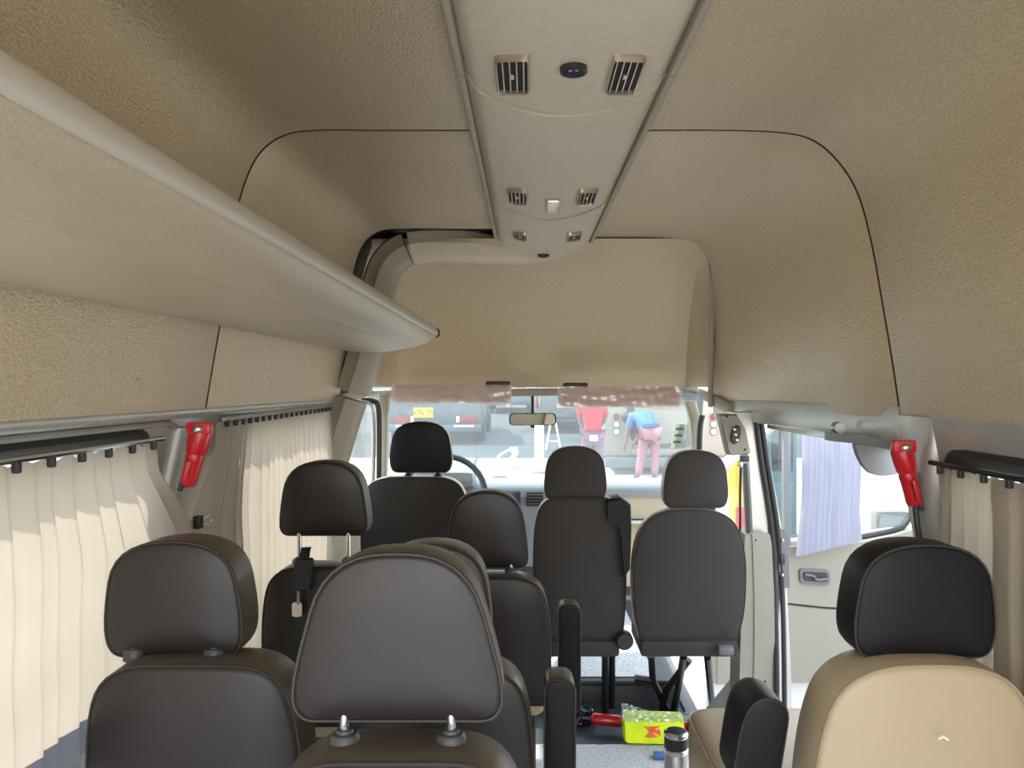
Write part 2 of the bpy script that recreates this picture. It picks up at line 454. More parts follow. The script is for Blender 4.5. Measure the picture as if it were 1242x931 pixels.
MB().loft([[p+Vector((0,-.002,0)) for p in r] for r in rings[61:]], True, True, True).build('lower_pillar_cover', M['trim'], bt, sharp=50)

# ------------------------------------------------------------------ overhead luggage rack
rack = thing('overhead_luggage_rack', 'long beige padded luggage rack fixed under the ceiling above the curtained windows', 'luggage rack', (-.5, 1.2, 1.36))
rp = [(-.3215,.180),(-.327,.170),(-.350,.1505),(-.385,.139),(-.402,.1335),(-.412,.1335),(-.46,.124),(-.52,.1165),(-.575,.1145),(-.60,.1185),(-.612,.1215),(-.622,.1215)]
rps = smooth([(x, z+EYE, 0) for x, z in rp], 3)
top = [Vector((-.624, EYE+.19, 0)), Vector((-.335, EYE+.197, 0)), Vector((-.326, EYE+.19, 0))]
sec = [Vector((p.x, 0, p.y)) for p in rps]+[Vector((p.x, 0, p.y)) for p in top]
cen = Vector((-.47, 0, EYE+.155))
rings = []
for y, s in ((REAR, 1), (2.0, 1), (2.60, 1), (2.66, .985), (2.70, .95), (2.72, .88), (2.725, .75)):
    rings.append([Vector(((p.x if p.x < -.6 else cen.x+(p.x-cen.x)*s), y, cen.z+(p.z-cen.z)*s)) for p in sec])
MB().loft(rings, True, True, True).build('rack_body', M['rack'], rack, sharp=50)
sec = [(-.3255,.178),(-.3185,.1785),(-.3145,.182),(-.3135,.189),(-.3165,.200),(-.321,.205),(-.328,.203)]
mb = MB(); rings = []
for y, s in ((REAR, 1), (2.66, 1), (2.70, .9), (2.708, .5)):
    rings.append([Vector((-.32+(a+.32)*s, y, EYE+.188+(b-.188)*s)) for a, b in sec])
mb.loft(rings, True, True, True); mb.build('lip_rail', M['lip'], rack, sharp=60)
MB().tube([(-.318, 2.712, EYE+.203), (-.3125, 2.715, EYE+.193), (-.313, 2.715, EYE+.18), (-.322, 2.713, EYE+.171)], .003, 6).build('end_cap', M['black_plastic'], rack)

# ------------------------------------------------------------------ side walls
def xl(z): return -(.699+(1.205-z)*.22) if z > .55 else -(.699+.655*.22+.02*(.55-z))
def xr(z): return .774+(1.185-z)*.19 if z > .55 else .774+.635*.19+.02*(.55-z)
def wallpatch(mb, fx, y0, y1, z0, z1, th, nz=6):
    s = 1 if fx(1) > 0 else -1
    def F(z, k): return Vector((fx(z)+s*th*k, 0, z))
    inner = [F(lerp(z0, z1, j/nz), 0) for j in range(nz+1)]; outer = [F(lerp(z0, z1, j/nz), 1) for j in range(nz+1)]
    loop = inner+outer[::-1]
    mb.loft([[p+Vector((0, y, 0)) for p in loop] for y in (y0, y1)], True, True, True)
def wall(fx, mb, holes, ya, yb, ztop):
    """one skin strip from ya to yb with rectangular holes (y0,y1,z0,z1)"""
    ys = ya
    for (h0, h1, z0, z1) in sorted(holes):
        wallpatch(mb, fx, ys, h0, 0.0, ztop, .03, 12)
        wallpatch(mb, fx, h0, h1, 0.0, z0, .03, 8)
        if z1 < ztop: wallpatch(mb, fx, h0, h1, z1, ztop, .03, 1)
        ys = h1
    wallpatch(mb, fx, ys, yb, 0.0, ztop, .03, 12)
LW1 = (-.50, 1.455, .60, 1.172); LW2 = (1.80, 2.66, .60, 1.178)
wl_ = struct_root('wall_left')
mb = MB(); wall(xl, mb, [LW1, LW2], REAR, 2.82, 1.212); mb.build('side_panel', M['silver'], wl_, sharp=50)
# rolled metal rail under the left trim panels
MB().tube([(-.684, REAR, 1.200), (-.684, 2.7, 1.200)], .014, 10).build('roof_rail', M['silver'], wl_)
MB().tube([(-.700, REAR, 1.178), (-.700, 1.5, 1.178), (-.705, 1.54, 1.168)], .006, 8).build('roof_rail', M['silver'], wl_)
# beige pressed column behind the hammer
MB().loft([[Vector((xl(z)+dx, y, z)) for dx, y in ((0,1.53), (.010,1.545), (.012,1.57), (.010,1.60), (0,1.615))] for z in (1.165, 1.0, .8, .62)], True, True, True).build('pillar_rib', M['silver'], wl_)
wr_ = struct_root('wall_right')
RW1 = (-.50, 1.46, .58, 1.135)
mb = MB(); wall(xr, mb, [RW1], REAR, 1.625, 1.19); mb.build('side_panel', M['silver'], wr_, sharp=50)
# rounded C pillar column on the right, forward of the window
mb = MB(); rings = []
for k in range(15):
    z = 1.19-.045*k if k < 5 else lerp(1.0, .0, (k-4)/10)
    x = xr(z); q_ = .15+.85*sstep(1.18, 1.05, z)
    rings.append([Vector((x+(dx*q_ if dx < .04 else dx), y, z)) for dx, y in ((.0,1.475), (-.022,1.485), (-.034,1.51), (-.036,1.54), (-.026,1.565), (-.016,1.58), (-.014,1.61), (.0,1.635), (.05,1.64), (.05,1.475))])
mb.loft(rings, True, True, True); mb.build('rear_door_pillar', M['silver'], wr_, sharp=60)
# header rail over the open doorway
mb = MB()
mb.loft([[Vector((x+a, y, z+b)) for a, b in ((-.004,.032), (-.006,-.016), (.0,-.040), (.012,-.044), (.03,-.038), (.03,.032))] for y, x, z in ((1.60,.772,1.175), (2.0,.772,1.172), (2.9,.772,1.165), (3.18,.772,1.163))], True, True, True)
mb.build('door_top_rail', M['silver'], wr_)
mb = MB(); mb.bar((.815,1.63,1.118), (.815,2.6,1.118), .014, .022, .003); mb.build('roller_track', M['steel'], wr_)
MB().tube([(.784, REAR, 1.174), (.784, 1.6, 1.176)], .007, 8).build('roof_rail', M['silver'], wr_)
MB().tube([(.792, REAR, 1.147), (.792, 1.44, 1.147), (.80, 1.485, 1.128), (.815,1.49,1.09)], .006, 8).build('roof_rail', M['silver'], wr_)

def gasket(name, fx, hole, r, inset, parent):
    y0, y1, z0, z1 = hole; s = 1 if fx(1) > 0 else -1
    o = rpoly([(y0+.005, z0, .06), (y1, z0, .07), (y1, z1, .07), (y0+.005, z1, .06)], 6)
    o2 = rpoly([(y0+.05, z0+.045, .05), (y1-.045, z0+.045, .05), (y1-.045, z1-.030, .05), (y0+.05, z1-.030, .05)], 6)
    rings = [[Vector((fx(b)-s*.004, a, b)) for a, b in o], [Vector((fx(b)-s*.010, lerp(a, c, .3), lerp(b, d, .3))) for (a, b), (c, d) in zip(o, o2)],
             [Vector((fx(d)+s*.004, c, d)) for c, d in o2], [Vector((fx(d)+s*.028, c, d)) for c, d in o2], [Vector((fx(b)+s*.028, a, b)) for a, b in o]]
    rings.append(rings[0])
    sq = rpoly([(y0+.005, z0, .001), (y1, z0, .001), (y1, z1, .001), (y0+.005, z1, .001)], 6)
    MB().loft([[Vector((fx(b)-s*.001, a, b)) for a, b in sq], [Vector((fx(b)-s*.001, a, b)) for a, b in o], [Vector((fx(b)+s*.025, a, b)) for a, b in o]]).build('window_surround', M['silver'], parent, sharp=60)
    return MB().loft(rings).build(name, M['rubber'], parent, sharp=60)
def pane(fx, hole, parent):
    y0, y1, z0, z1 = hole; s = 1 if fx(1) > 0 else -1
    MB().slab([Vector((fx(z)+s*.016, y, z)) for y, z in ((y0+.03, z0+.03), (y1-.03, z0+.03), (y1-.03, z1-.02), (y0+.03, z1-.02))], (s*.004, 0, 0)).build('pane', M['glass'], parent)
for i, (fx, h) in enumerate(((xl, LW1), (xl, LW2), (xr, RW1))):
    w = struct_root('window_%d' % (i+1)); gasket('gasket', fx, h, .07, .04, w); pane(fx, h, w)

# ------------------------------------------------------------------ floor, step, platform
fl = struct_root('floor')
MB().box((-.12, 1.85, -.03), (1.46, 5.0, .06)).build('floor_pan', M['mat_dark'], fl)
MB().box((.73, .55, -.03), (.24, 2.35, .06)).build('floor_pan', M['mat_dark'], fl)
def carp(u, v):
    x = lerp(-.80, .70, u); y = lerp(REAR, 2.66, v)
    return Vector((x, y, .012+.003*noise.noise(Vector((x*60, y*60, 0)))))
mb = MB(); mb.grid(carp, 60, 100); mb.build('aisle_carpet', M['carpet'], fl)
# raised front platform
MB().box((-.14, 3.62, .05), (1.42, 1.28, .11), None, .01).build('front_platform', M['mat_dark'], fl)
mb = MB(); mb.grid(lambda u, v: Vector((lerp(-.78, .50, u), lerp(3.02, 4.2, v), .110+.002*noise.noise(Vector((u*90, v*90, 0))))), 50, 40); mb.build('front_carpet', M['carpet'], fl)
MB().box((-.14, 2.985, .103), (1.42, .035, .022), None, .006).build('platform_edging', M['black_plastic'], fl)
MB().bar((.625, 2.56, .004), (.625, 4.1, .004), .05, .022, .006).build('sill_edging', M['grey_plastic'], fl)
# step of the front doorway
MB().box((.80, 3.4, -.34), (.36, 1.3, .03), None, .01).build('front_step', M['white_paint'], fl)
MB().box((.655, 3.4, -.18), (.02, 1.3, .34)).build('step_riser', M['silver'], fl)
# step of the sliding doorway
MB().box((.82, 2.12, -.26), (.34, .95, .03), None, .01).build('side_step', M['grey_plastic'], fl)
MB().box((.80, 2.12, -.005), (.34, .95, .03)).build('side_sill', M['silver'], fl)

# ------------------------------------------------------------------ B pillar, seat belt, gusset on the right
bp = struct_root('trim_2')
def pil(pxs, Y, d, name, m, ch=.004):
    """vertical strip: list of (y_px, x_left, x_right)"""
    rings = [[at(a, py, Y), at(b, py, Y), at(b, py, Y)+Vector((0, d, 0)), at(a, py, Y)+Vector((0, d, 0))] for py, a, b in pxs]
    return MB().loft(rings, True, True, True).build(name, m, bp)
pil([(500,890,925), (530,902,929), (560,909,934), (600,911,941), (640,913,948), (720,920,955), (830,929,960), (930,930,962)], 2.64, .10, 'pillar_skin', M['silver'])
pil([(648,912,934), (660,913,936), (720,915,939), (790,915,940), (834,914,941), (931,912,942)], 2.575, .045, 'pillar_cover', M['pillar_trim'])
pil([(648,904,912.5), (720,900,915.5), (790,898,915.5), (931,894,912.5)], 2.58, .12, 'pillar_cover_side', M['pillar_trim'])
MB().ball(at(928,826,2.574), .004, 8).build('screw', M['black_plastic'], bp)
MB().ball(at(917,655,2.574), .003, 8).build('screw', M['black_plastic'], bp)
for dx in (0, 9):
    pts = [at(916+dx*.7, 500, 2.63), at(924+dx*.75, 560, 2.63), at(936+dx*.8, 640, 2.63), at(940+dx, 720, 2.625), at(942+dx, 800, 2.57), at(943+dx, 931, 2.57)]
    MB().tube(smooth(pts, 5), .0085, 8).build('door_seal', M['rubber'], bp)
# striker plate
st = MB().slab([at(x, y, 2.632) for x, y in ((944,642), (951,640), (955,655), (957,712), (948,712), (944,690))], (0, -.008, 0)).build('striker_plate', M['grey_plastic'], bp)
MB().box(at(949,678,2.618), (.016, .01, .035), None, .003).build('striker_slot', M['black_plastic'], st)
for yy in (655, 697): MB().ball(at(949,yy,2.622), .006, 8).build('striker_bolt', M['steel'], st)
# flared foot of the pillar
a = [at(913,836,2.60), at(941,838,2.60), at(941,931,2.60), at(836,931,2.60), at(842,889,2.62), at(893,826,2.70)]
b = [p+Vector((.0, .05, 0)) for p in a]
MB().loft([a, b], True, True, True).build('pillar_foot', M['pillar_trim'], bp, flat=True)
# anchor cover
cov = thing('belt_anchor_cover', 'beige belt anchor cover with a black slotted button at top of the door pillar', 'trim cover', at(895,560,2.62))
o = [(872,502), (893,502), (904,520), (910,548), (907,551), (885,552), (883,548)]
mb = MB(); A = [at(x, y, 2.60) for x, y in o]; cc = at(894,530,2.60)
mb.loft([[p+Vector((0,.05,0)) for p in A], A, [cc+(p-cc)*.92+Vector((0,-.008,0)) for p in A]], True, True, True); mb.build('cover_shell', M['pillar_trim'], cov, sharp=30)
bt_ = MB().lathe([(.001,-.012), (.014,-.012), (.0165,-.006), (.0165,.004)], (0,0,0), 20, 'Y')
for v in bt_.v:
    v.z = v.z*1.9; v.x += v.z*.18; v += at(892,527,2.592)
bt_ = bt_.build('slotted_button', M['black_plastic'], cov)
for k in (-1, 0, 1): MB().box(at(892.5+k*1.5,527+k*6.5,2.578), (.007, .004, .007), None, .002).build('button_slot', M['chrome'], bt_)
MB().ball(at(882,505,2.59), .004, 8).build('screw', M['black_plastic'], cov); MB().ball(at(904,545,2.59), .004, 8).build('screw', M['black_plastic'], cov)
bel = thing('seat_belt', 'black seat belt hanging from the pillar anchor behind the folding seat', 'seat belt', at(902,700,2.6))
def strap(pts, w, name, par, m='belt', th=.0015):
    P = smooth(pts, 4)
    rings = [[p+Vector((-w/2, 0, 0)), p+Vector((w/2, .006, 0)), p+Vector((w/2, .006+th, 0)), p+Vector((-w/2, th, 0))] for p in P]
    return MB().loft(rings, True, True, True).build(name, M[m], par)
strap([at(904,562,2.60), at(906,600,2.60), at(908,650,2.605), at(909,690,2.61)], .016, 'webbing', bel)
strap([at(899,562,2.61), at(898,600,2.62), at(898,640,2.64), at(896,700,2.66)], .010, 'webbing', bel)
MB().box(at(903,556,2.60), (.03, .02, .020), None, .005).build('guide_loop', M['black_plastic'], bel)
MB().ball(at(898,563,2.595), (.010,.01,.012), 8).build('guide_bolt', M['steel'], bel)

# ------------------------------------------------------------------ seats
def outline_scaled(o, s, c):
    return [((x-c[0])*s+c[0], (z-c[1])*s+c[1]) for x, z in o]
def pillow(o, y0, y1, bulge, front=.9, shear=0., zref=0., ins=None):
    """upholstered block: outline o in X-Z, back face at y0 (towards the rear), front at y1"""
    c = (sum(p[0] for p in o)/len(o), sum(p[1] for p in o)/len(o))
    mb = MB(); rings = []
    def ring(s, y):
        return [Vector((x, y+shear*(zref-z), z)) for x, z in outline_scaled(o, s, c)]
    mb.mi = 0
    back = []
    for s in (.02, .25, .5, .7, .85, .94, .985): back.append(ring(s, y0-bulge*(1-s**3)+.001))
    back.append(ring(.997, y0+.005))
    mb.loft(back, True, True, False)
    mb.mi = 1
    d = y1-y0
    g = [ring(.997, y0+.005), ring(1.006, y0+.010), ring(1.012, y0+d*.35), ring(1.008, y0+d*.6), ring(.985, y0+d*.8)]
    mb.loft(g, True, False, False); mb.mi = 2
    mb.loft([ring(.985, y0+d*.8), ring(.92, y0+d*.94), ring(.8, y1), ring(.4, y1+.008), ring(.02, y1+.01)], True, False, True)
    pipe = ring(1.0, y0+.002)
    return mb, pipe
HR_TRAP = [(-.475,0,.09), (-.525,.17,.35), (-.335,1.0,.36), (.335,1.0,.36), (.525,.17,.35), (.475,0,.09)]
HR_RECT = [(-.455,0,.12), (-.51,.28,.45), (-.405,1.02,.50), (.405,1.02,.50), (.51,.28,.45), (.455,0,.12)]
HR_TAPER = [(-.47,0,.09), (-.515,.16,.4), (-.40,1.0,.45), (.40,1.0,.45), (.515,.16,.4), (.47,0,.09)]
def headrest(root, cx, zb, w, h, y, d, shape, mats, pipe_m, bulge=.012, shear=.06, dx=0.):
    o = rpoly([(cx+a*w, zb+b*h, r*min(w, h)) for a, b, r in shape], 7)
    mb, pipe = pillow(o, y, y+d, bulge, shear=shear, zref=zb+h)
    hr = mb.build('headrest', mats, root, sharp=70)
    MB().tube(pipe, .0022, 6, closed=True).build('piping', pipe_m, hr)
    return hr
def posts(root, cx, sp, zt, zb, y, r=.0055, big=1.0, post_m='chrome', collar_m='collar'):
    for s in (-1, 1):
        x = cx+s*sp/2
        p = MB().tube([(x, y, zb-.06), (x, y, zt+.03)], r, 12).build('headrest_post', M[post_m], root)
        MB().lathe([(.017*big, -.014), (.017*big, .000), (.014*big, .004), (.010*big, .005), (.009*big, .008), (.0065*big, .009)], (x, y, zb), 18).build('post_collar', M[collar_m], p)
BK = [(-.5,0,.05), (-.5,.72,.5), (-.40,1.0,.22), (.40,1.0,.22), (.5,.72,.5), (.5,0,.05)]
def backrest(root, cx, zt, zb, w, y, d, mats, pipe_m, shape=None, bulge=.02, shear=.10, name='backrest'):
    h = zt-zb
    o = rpoly([(cx+a*w, zb+b*h, r*w) for a, b, r in (shape or BK)], 7)
    mb, pipe = pillow(o, y, y+d, bulge, shear=shear, zref=zt)
    bk = mb.build(name, mats, root, sharp=70)
    MB().tube(pipe, .0022, 6, closed=True).build('piping', pipe_m, bk)
    return bk
def cushion(root, cx, w, y0, y1, zt, zb, m, pm):
    o = rpoly([(cx-w/2, y0, .04), (cx+w/2, y0, .04), (cx+w/2, y1, .07), (cx-w/2, y1, .07)], 6)
    c = (cx, (y0+y1)/2)
    mb = MB(); rings = []
    for s, z in ((.9, zb), (1, zb+.02), (1.01, zb+(zt-zb)*.6), (1.0, zt-.012), (.97, zt-.002), (.85, zt+.006), (.5, zt+.010), (.05, zt+.010)):
        rings.append([Vector((x, y, z)) for x, y in outline_scaled(o, s, c)])
    mb.loft(rings, True, True, True)
    cu = mb.build('seat_cushion', m, root, sharp=60)
    MB().tube([Vector((x, y, zt-.008)) for x, y in outline_scaled(o, 1.003, c)], .0022, 6, closed=True).build('piping', pm, cu)
def seat_frame(root, cx, w, y0, y1, zb):
    for s in (-1, 1):
        for yy in (y0+.04, y1-.06):
            MB().tube([(cx+s*(w/2-.05), yy, .015), (cx+s*(w/2-.05), yy, zb)], .013, 8).build('leg', M['black_metal'], root)
def armrest(root, x, y0, w, zt, length, m, pm, drop=.22):
    # upright armrest pad seen from behind: rounded top, swung up beside the backrest
    o = rpoly([(x-w/2, zt-drop, .01), (x+w/2, zt-drop, .01), (x+w/2, zt, w*.48), (x-w/2, zt, w*.40)], 6)
    mb, pipe = pillow(o, y0, y0+length, .004, shear=.08, zref=zt)
    a = mb.build('armrest', m, root, sharp=70)
    MB().tube(pipe, .0018, 6, closed=True).build('piping', pm, a)
LE, GU = M['leather'], M['gusset']
def W(px, D): return (px-VX)/FOC*D
def Zp(py, D): return EYE-(py-VY)/FOC*D
def std_seat(label, D, hx0, hx1, hy0, hy1, bx0, bx1, by0, shape, raised=False, arm=None, group='brown leather passenger seats', pdx=.128, hd=.10, depth=.50, thick=.115):
    cx = (W(hx0, D)+W(hx1, D))/2; w = W(hx1, D)-W(hx0, D)
    zt, zb = Zp(hy0, D), Zp(hy1, D)
    Db = D-.04
    bcx = (W(bx0, Db)+W(bx1, Db))/2; bw = W(bx1, Db)-W(bx0, Db); bz = Zp(by0, Db)
    t = thing('passenger_seat', label, 'seat', (bcx, D+.2, 0.0), group)
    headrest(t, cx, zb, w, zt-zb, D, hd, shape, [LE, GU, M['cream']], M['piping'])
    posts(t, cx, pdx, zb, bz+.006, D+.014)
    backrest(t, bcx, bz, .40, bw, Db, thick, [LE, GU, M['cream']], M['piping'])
    cushion(t, bcx, bw-.01, D+.10, D+depth, .44, .32, M['cream'], M['piping'])
    seat_frame(t, bcx, bw, D+.10, D+depth, .33)
    if arm:
        ax0, ax1, ay = arm; x = (W(ax0, D)+W(ax1, D))/2
        armrest(t, x, D+.02, W(ax1, D)-W(ax0, D), Zp(ay, D), .09, [M['black_leather'], GU, GU], M['piping'], .30)
    return t
# nearest seat, headrest raised on its chrome posts
std_seat('nearest dark brown leather seat, its raised headrest on two bright chrome posts', .86, 353, 607, 672, 880, 303, 650, 927, HR_TRAP, True, pdx=.121, hd=.085, depth=.42)
std_seat('brown leather seat beside the left curtain, low headrest with cream light on its side', 1.18, 122, 292, 660, 799, 94, 364, 808, HR_RECT, pdx=.124)
std_seat('brown leather aisle seat mostly hidden directly behind the nearest raised headrest', 1.32, 447, 596, 664, 800, 405, 648, 811, HR_RECT, arm=(661, 699, 830))
std_seat('brown leather seat with raised headrest and a black key pouch on its post', 1.92, 338, 444, 560, 650, 314, 480, 688, HR_TAPER, True, pdx=.124, hd=.10)
std_seat('brown leather aisle seat with a folded armrest, next to the seat with the key pouch', 2.05, 541, 640, 596, 690, 500, 668, 700, HR_TAPER, arm=(678, 705, 736))
# driver's seat
D = 3.02
t = thing('driver_seat', 'dark driver seat with black headrest behind the steering wheel', 'seat', (W(502, D), D+.2, 0))
FB = M['fabric_back']
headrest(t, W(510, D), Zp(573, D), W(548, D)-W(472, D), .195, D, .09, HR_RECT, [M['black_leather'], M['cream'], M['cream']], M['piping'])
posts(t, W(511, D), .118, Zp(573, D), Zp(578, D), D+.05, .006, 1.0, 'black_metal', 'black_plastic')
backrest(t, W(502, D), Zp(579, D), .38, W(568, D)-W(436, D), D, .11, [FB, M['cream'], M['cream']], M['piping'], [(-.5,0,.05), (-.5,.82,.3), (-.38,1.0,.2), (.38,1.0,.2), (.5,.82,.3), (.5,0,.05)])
cushion(t, W(502, D), .46, D+.1, D+.52, .50, .36, FB, M['piping'])
MB().box((W(502, D), D+.32, .235), (.36, .36, .26), None, .02).build('seat_base', M['black_plastic'], t)
# two folding seats by the doorway
def jump(label, D, hx0, hx1, hy0, hy1, bx0, bx1, by0, by1, legs, shape, cust):
    cx = (W(hx0, D)+W(hx1, D))/2; w = W(hx1, D)-W(hx0, D); bcx = (W(bx0, D)+W(bx1, D))/2; bw = W(bx1, D)-W(bx0, D)
    t = thing('folding_seat', label, 'seat', (bcx, D+.15, 0), 'grey-brown folding seats by the doorway')
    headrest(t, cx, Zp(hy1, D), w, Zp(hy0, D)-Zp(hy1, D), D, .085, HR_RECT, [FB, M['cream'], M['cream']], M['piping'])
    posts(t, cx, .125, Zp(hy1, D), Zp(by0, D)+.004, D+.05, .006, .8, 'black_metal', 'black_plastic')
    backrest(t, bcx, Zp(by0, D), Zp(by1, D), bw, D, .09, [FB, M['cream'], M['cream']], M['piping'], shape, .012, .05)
    z0, z1 = Zp(by1, D), Zp(by1+13, D)
    MB().box((bcx, D+.13, (z0+z1)/2+.004), (bw*.86, .25, z0-z1+.02), None, .015).build('seat_cushion', FB, t)
    for a, b, ya, yb in legs:
        MB().tube([at(a[0], a[1], ya), at(b[0], b[1], yb)], .013, 8).build('leg', M['black_metal'], t)
    return t
JB = [(-.42,0,.06), (-.5,.25,.5), (-.5,.72,.5), (-.34,1.0,.28), (.34,1.0,.28), (.5,.72,.5), (.5,.25,.5), (.42,0,.06)]
MBk = [(-.46,0,.06), (-.5,.3,.5), (-.5,.80,.4), (-.40,1.0,.18), (.42,1.0,.18), (.5,.80,.4), (.5,.3,.5), (.46,0,.06)]
ts = jump('grey-brown folding seat second from the doorway, belt reel box on its shoulder', 2.58, 660, 736, 543, 606, 647, 760, 604, 783,
     [((734,790), (734,864), 2.69, 2.93), ((742,790), (742,856), 2.78, 2.95), ((790,795), (792,825), 2.83, 2.86), ((792,825), (812,866), 2.86, 2.92), ((770,822), (792,825), 2.86, 2.86)], MBk, None)
o = [(735,606), (752,603), (765,612), (766,640), (764,690), (757,700), (752,640), (736,628)]
A = [at(x, y, 2.575) for x, y in o]; cc = at(750,640,2.575)
MB().loft([[p+Vector((0,.09,0)) for p in A], A, [cc+(p-cc)*.93+Vector((0,-.012,0)) for p in A]], True, True, True).build('belt_reel_box', M['black_leather'], ts, sharp=40)
MB().lathe([(.001,-.02), (.024,-.02), (.030,-.012), (.030,.02), (.001,.02)], at(757,776,2.59), 20, 'Y').build('recline_hinge', M['black_plastic'], ts)
tj = jump('grey-brown folding seat nearest the open doorway, slim black tube legs beneath', 2.55, 805, 884, 548, 616, 768, 906, 618, 783,
     [((829,796), (817,866), 2.63, 2.92), ((836,800), (808,836), 2.78, 2.85), ((858,797), (864,860), 2.75, 2.97), ((808,836), (802,866), 2.85, 2.93)], JB, None)
MB().box(at(880,788,2.53), (.05, .03, .03), None, .008).build('belt_buckle', M['grey_plastic'], tj)

# cream seat on the right with black headrest
D = 1.19
t = thing('cream_seat', 'cream leather seat with black headrest cover beside the grey pillar', 'seat', (W(1112, D), D+.2, 0))
BL = M['black_leather']
headrest(t, W(1126, D), Zp(800, D), W(1214, D)-W(1040, D), Zp(664, D)-Zp(800, D), D, .10, HR_RECT, [BL, BL, BL], M['piping'])
posts(t, W(1118, D), .118, Zp(800, D), Zp(806, D+.03), D+.03, .007, 1.0, 'black_metal', 'black_plastic')
bk = backrest(t, W(1115, D), Zp(808, D-.04), .36, W(1246, D)-W(975, D), D-.04, .13, [M['cream'], M['cream'], M['cream']], M['cream_piping'], [(-.5,0,.05), (-.5,.70,.6), (-.36,1.0,.3), (.36,1.0,.3), (.5,.70,.6), (.5,0,.05)])
MB().tube(smooth([at(1138,896,D-.066), at(1144,893,D-.066), at(1150,897,D-.066)], 4), .002, 6).build('scuff_loop', M['lens'], bk)
cushion(t, .617, .46, 1.38, 1.90, .46, .30, M['cream'], M['cream_piping'])
seat_frame(t, .617, .40, 1.40, 1.88, .31)
# armrest, swung up
ax = W(935, D)
o = rpoly([(W(893, D), Zp(960, D), .01), (W(950, D), Zp(960, D), .01), (W(960, D), Zp(858, D), .03), (W(928, D), Zp(843, D), .045), (W(903, D), Zp(868, D), .05)], 6)
mb, pipe = pillow(o, D+.0, D+.11, .006, shear=.15, zref=Zp(843, D)); a = mb.build('armrest', [BL, BL, BL], t, sharp=70)
MB().tube(pipe, .0018, 6, closed=True).build('piping', M['piping'], a)

# ------------------------------------------------------------------ key pouch
D = 1.905
kp = thing('key_pouch', 'black key pouch with a small metal tag hanging from a headrest post', 'key pouch', at(366,700,D))
strap([at(371,664,D+.05), at(369,672,D+.02), at(368,684,D-.03), at(368,692,D-.046)], .022, 'strap', kp, th=.006)
o = rpoly([(0,0,.006), (.045,0,.010), (.050,.078,.008), (.004,.078,.008)], 4); b0 = at(355,716,D-.048)
MB().loft([[b0+Vector((x, .008, z)) for x, z in o], [b0+Vector((x, 0, z)) for x, z in o], [b0+Vector((.025+(x-.025)*.9, -.006, .039+(z-.039)*.93)) for x, z in o]], True, True, True).build('pouch', M['black_plastic'], kp, sharp=40)
MB().tube(smooth([at(362,716,D-.050), at(362,724,D-.050), at(362,733,D-.052)], 4), .004, 8).build('clasp', M['steel'], kp)
o = rpoly([(-.012,0,.008), (.012,0,.008), (.012,.035,.008), (-.012,.035,.008)], 4); b0 = at(361,747,D-.048)
MB().slab([b0+Vector((x, -.006, z)) for x, z in o], (0, .004, 0)).build('tag', M['satin'], kp)

# ------------------------------------------------------------------ curtains
def curtain(name, label, left, right, nple, amp, cloth, axis, parent_group=None, pull=None, header=True, hem=None, sharp=.35, nv=28, seed=0):
    """left(v), right(v): edges as functions of v (0 top .. 1 bottom); pleats displaced along axis"""
    t = thing(name, label, 'curtain', (left(0)+right(0))/2, parent_group)
    nu = nple*10; axis = Vector(axis); rnd = random.Random(seed)
    ph = [rnd.uniform(.75, 1.25) for _ in range(nple+2)]
    cum = [0]
    for a in ph: cum.append(cum[-1]+a)
    tot = cum[nple]
    def pl(u):
        s = u*tot
        for k in range(nple+1):
            if cum[k] <= s <= cum[k+1]+1e-9:
                f = (s-cum[k])/(cum[k+1]-cum[k]); break
        # narrow crease, broad face
        q = (f/.84)**.9 if f < .84 else 1-((f-.84)/.16)**1.5
        return q*(.6+.5*ph[k])+.12*math.sin(2*PI*f)
    def F(u, v):
        a, b = left(v), right(v)
        wd = (b-a).length
        p = a.lerp(b, u)
        if pull == 'right':
            b0 = right(0)+(left(v)-left(0)); p = a.lerp(b0, u)+(b-b0)*u**7
        if pull == 'left':
            a0 = left(0)+(right(v)-right(0)); p = a0.lerp(b, u)+(a-a0)*(1-u)**6
        am = amp*(.55+.45*min(1, v*3))
        p = p+axis*(pl(u)*am+.004*noise.noise(Vector((u*9+seed, v*4, seed))))
        if header and v < .08: p = p+Vector((0, 0, .006*abs(math.sin(u*nple*PI))*(1-v/.08)))
        return p
    ve = .075
    mb = MB(); mb.grid(lambda u, v: F(u, ve+(1-ve)*v), nu, nv); cl = mb.build('cloth', cloth, t, sharp=180)
    mb = MB(); mb.grid(lambda u, v: F(u, ve*v)+axis*.0012, nu, 4); mb.build('header_band', cloth, t, sharp=180)
    if hem:
        def G(u, v):
            p = F(u, 1); return p+Vector((0, 0, -hem[0]*v))+axis*.002*v
        mb = MB(); mb.grid(G, nu, 3); mb.build('hem_band', hem[1], t, sharp=180)
    return t, F
def edge(pts):
    """polyline by v: [(v, Vector)]"""
    def f(v):
        for (a, p), (b, q) in zip(pts, pts[1:]):
            if v <= b: return p.lerp(q, (v-a)/(b-a) if b > a else 0)
        return pts[-1][1].copy()
    return f
def PL_(y, z, off=0.): return Vector((-.690+off*.2, y, z))      # curtains hang plumb from their rods
def PRr(y, z, off=0.): return Vector((.782+off, y, z))
clipP = PL_(1.56, Zp(633, 1.56), .0)
tcl, F1 = curtain('window_curtain', 'long cream pleated curtain across the nearest left window', edge([(0, PL_(.42, 1.140)), (1, PL_(.42, .735))]),
        edge([(0, PL_(1.415, 1.142)), (.12, PL_(1.43, 1.09)), (.41, clipP), (.6, PL_(1.55, .88)), (1, PL_(1.50, .735))]), 20, .017, M['curtain'], (1, 0, 0), 'cream pleated side curtains', hem=(.05, M['hem']), seed=1, pull='right')
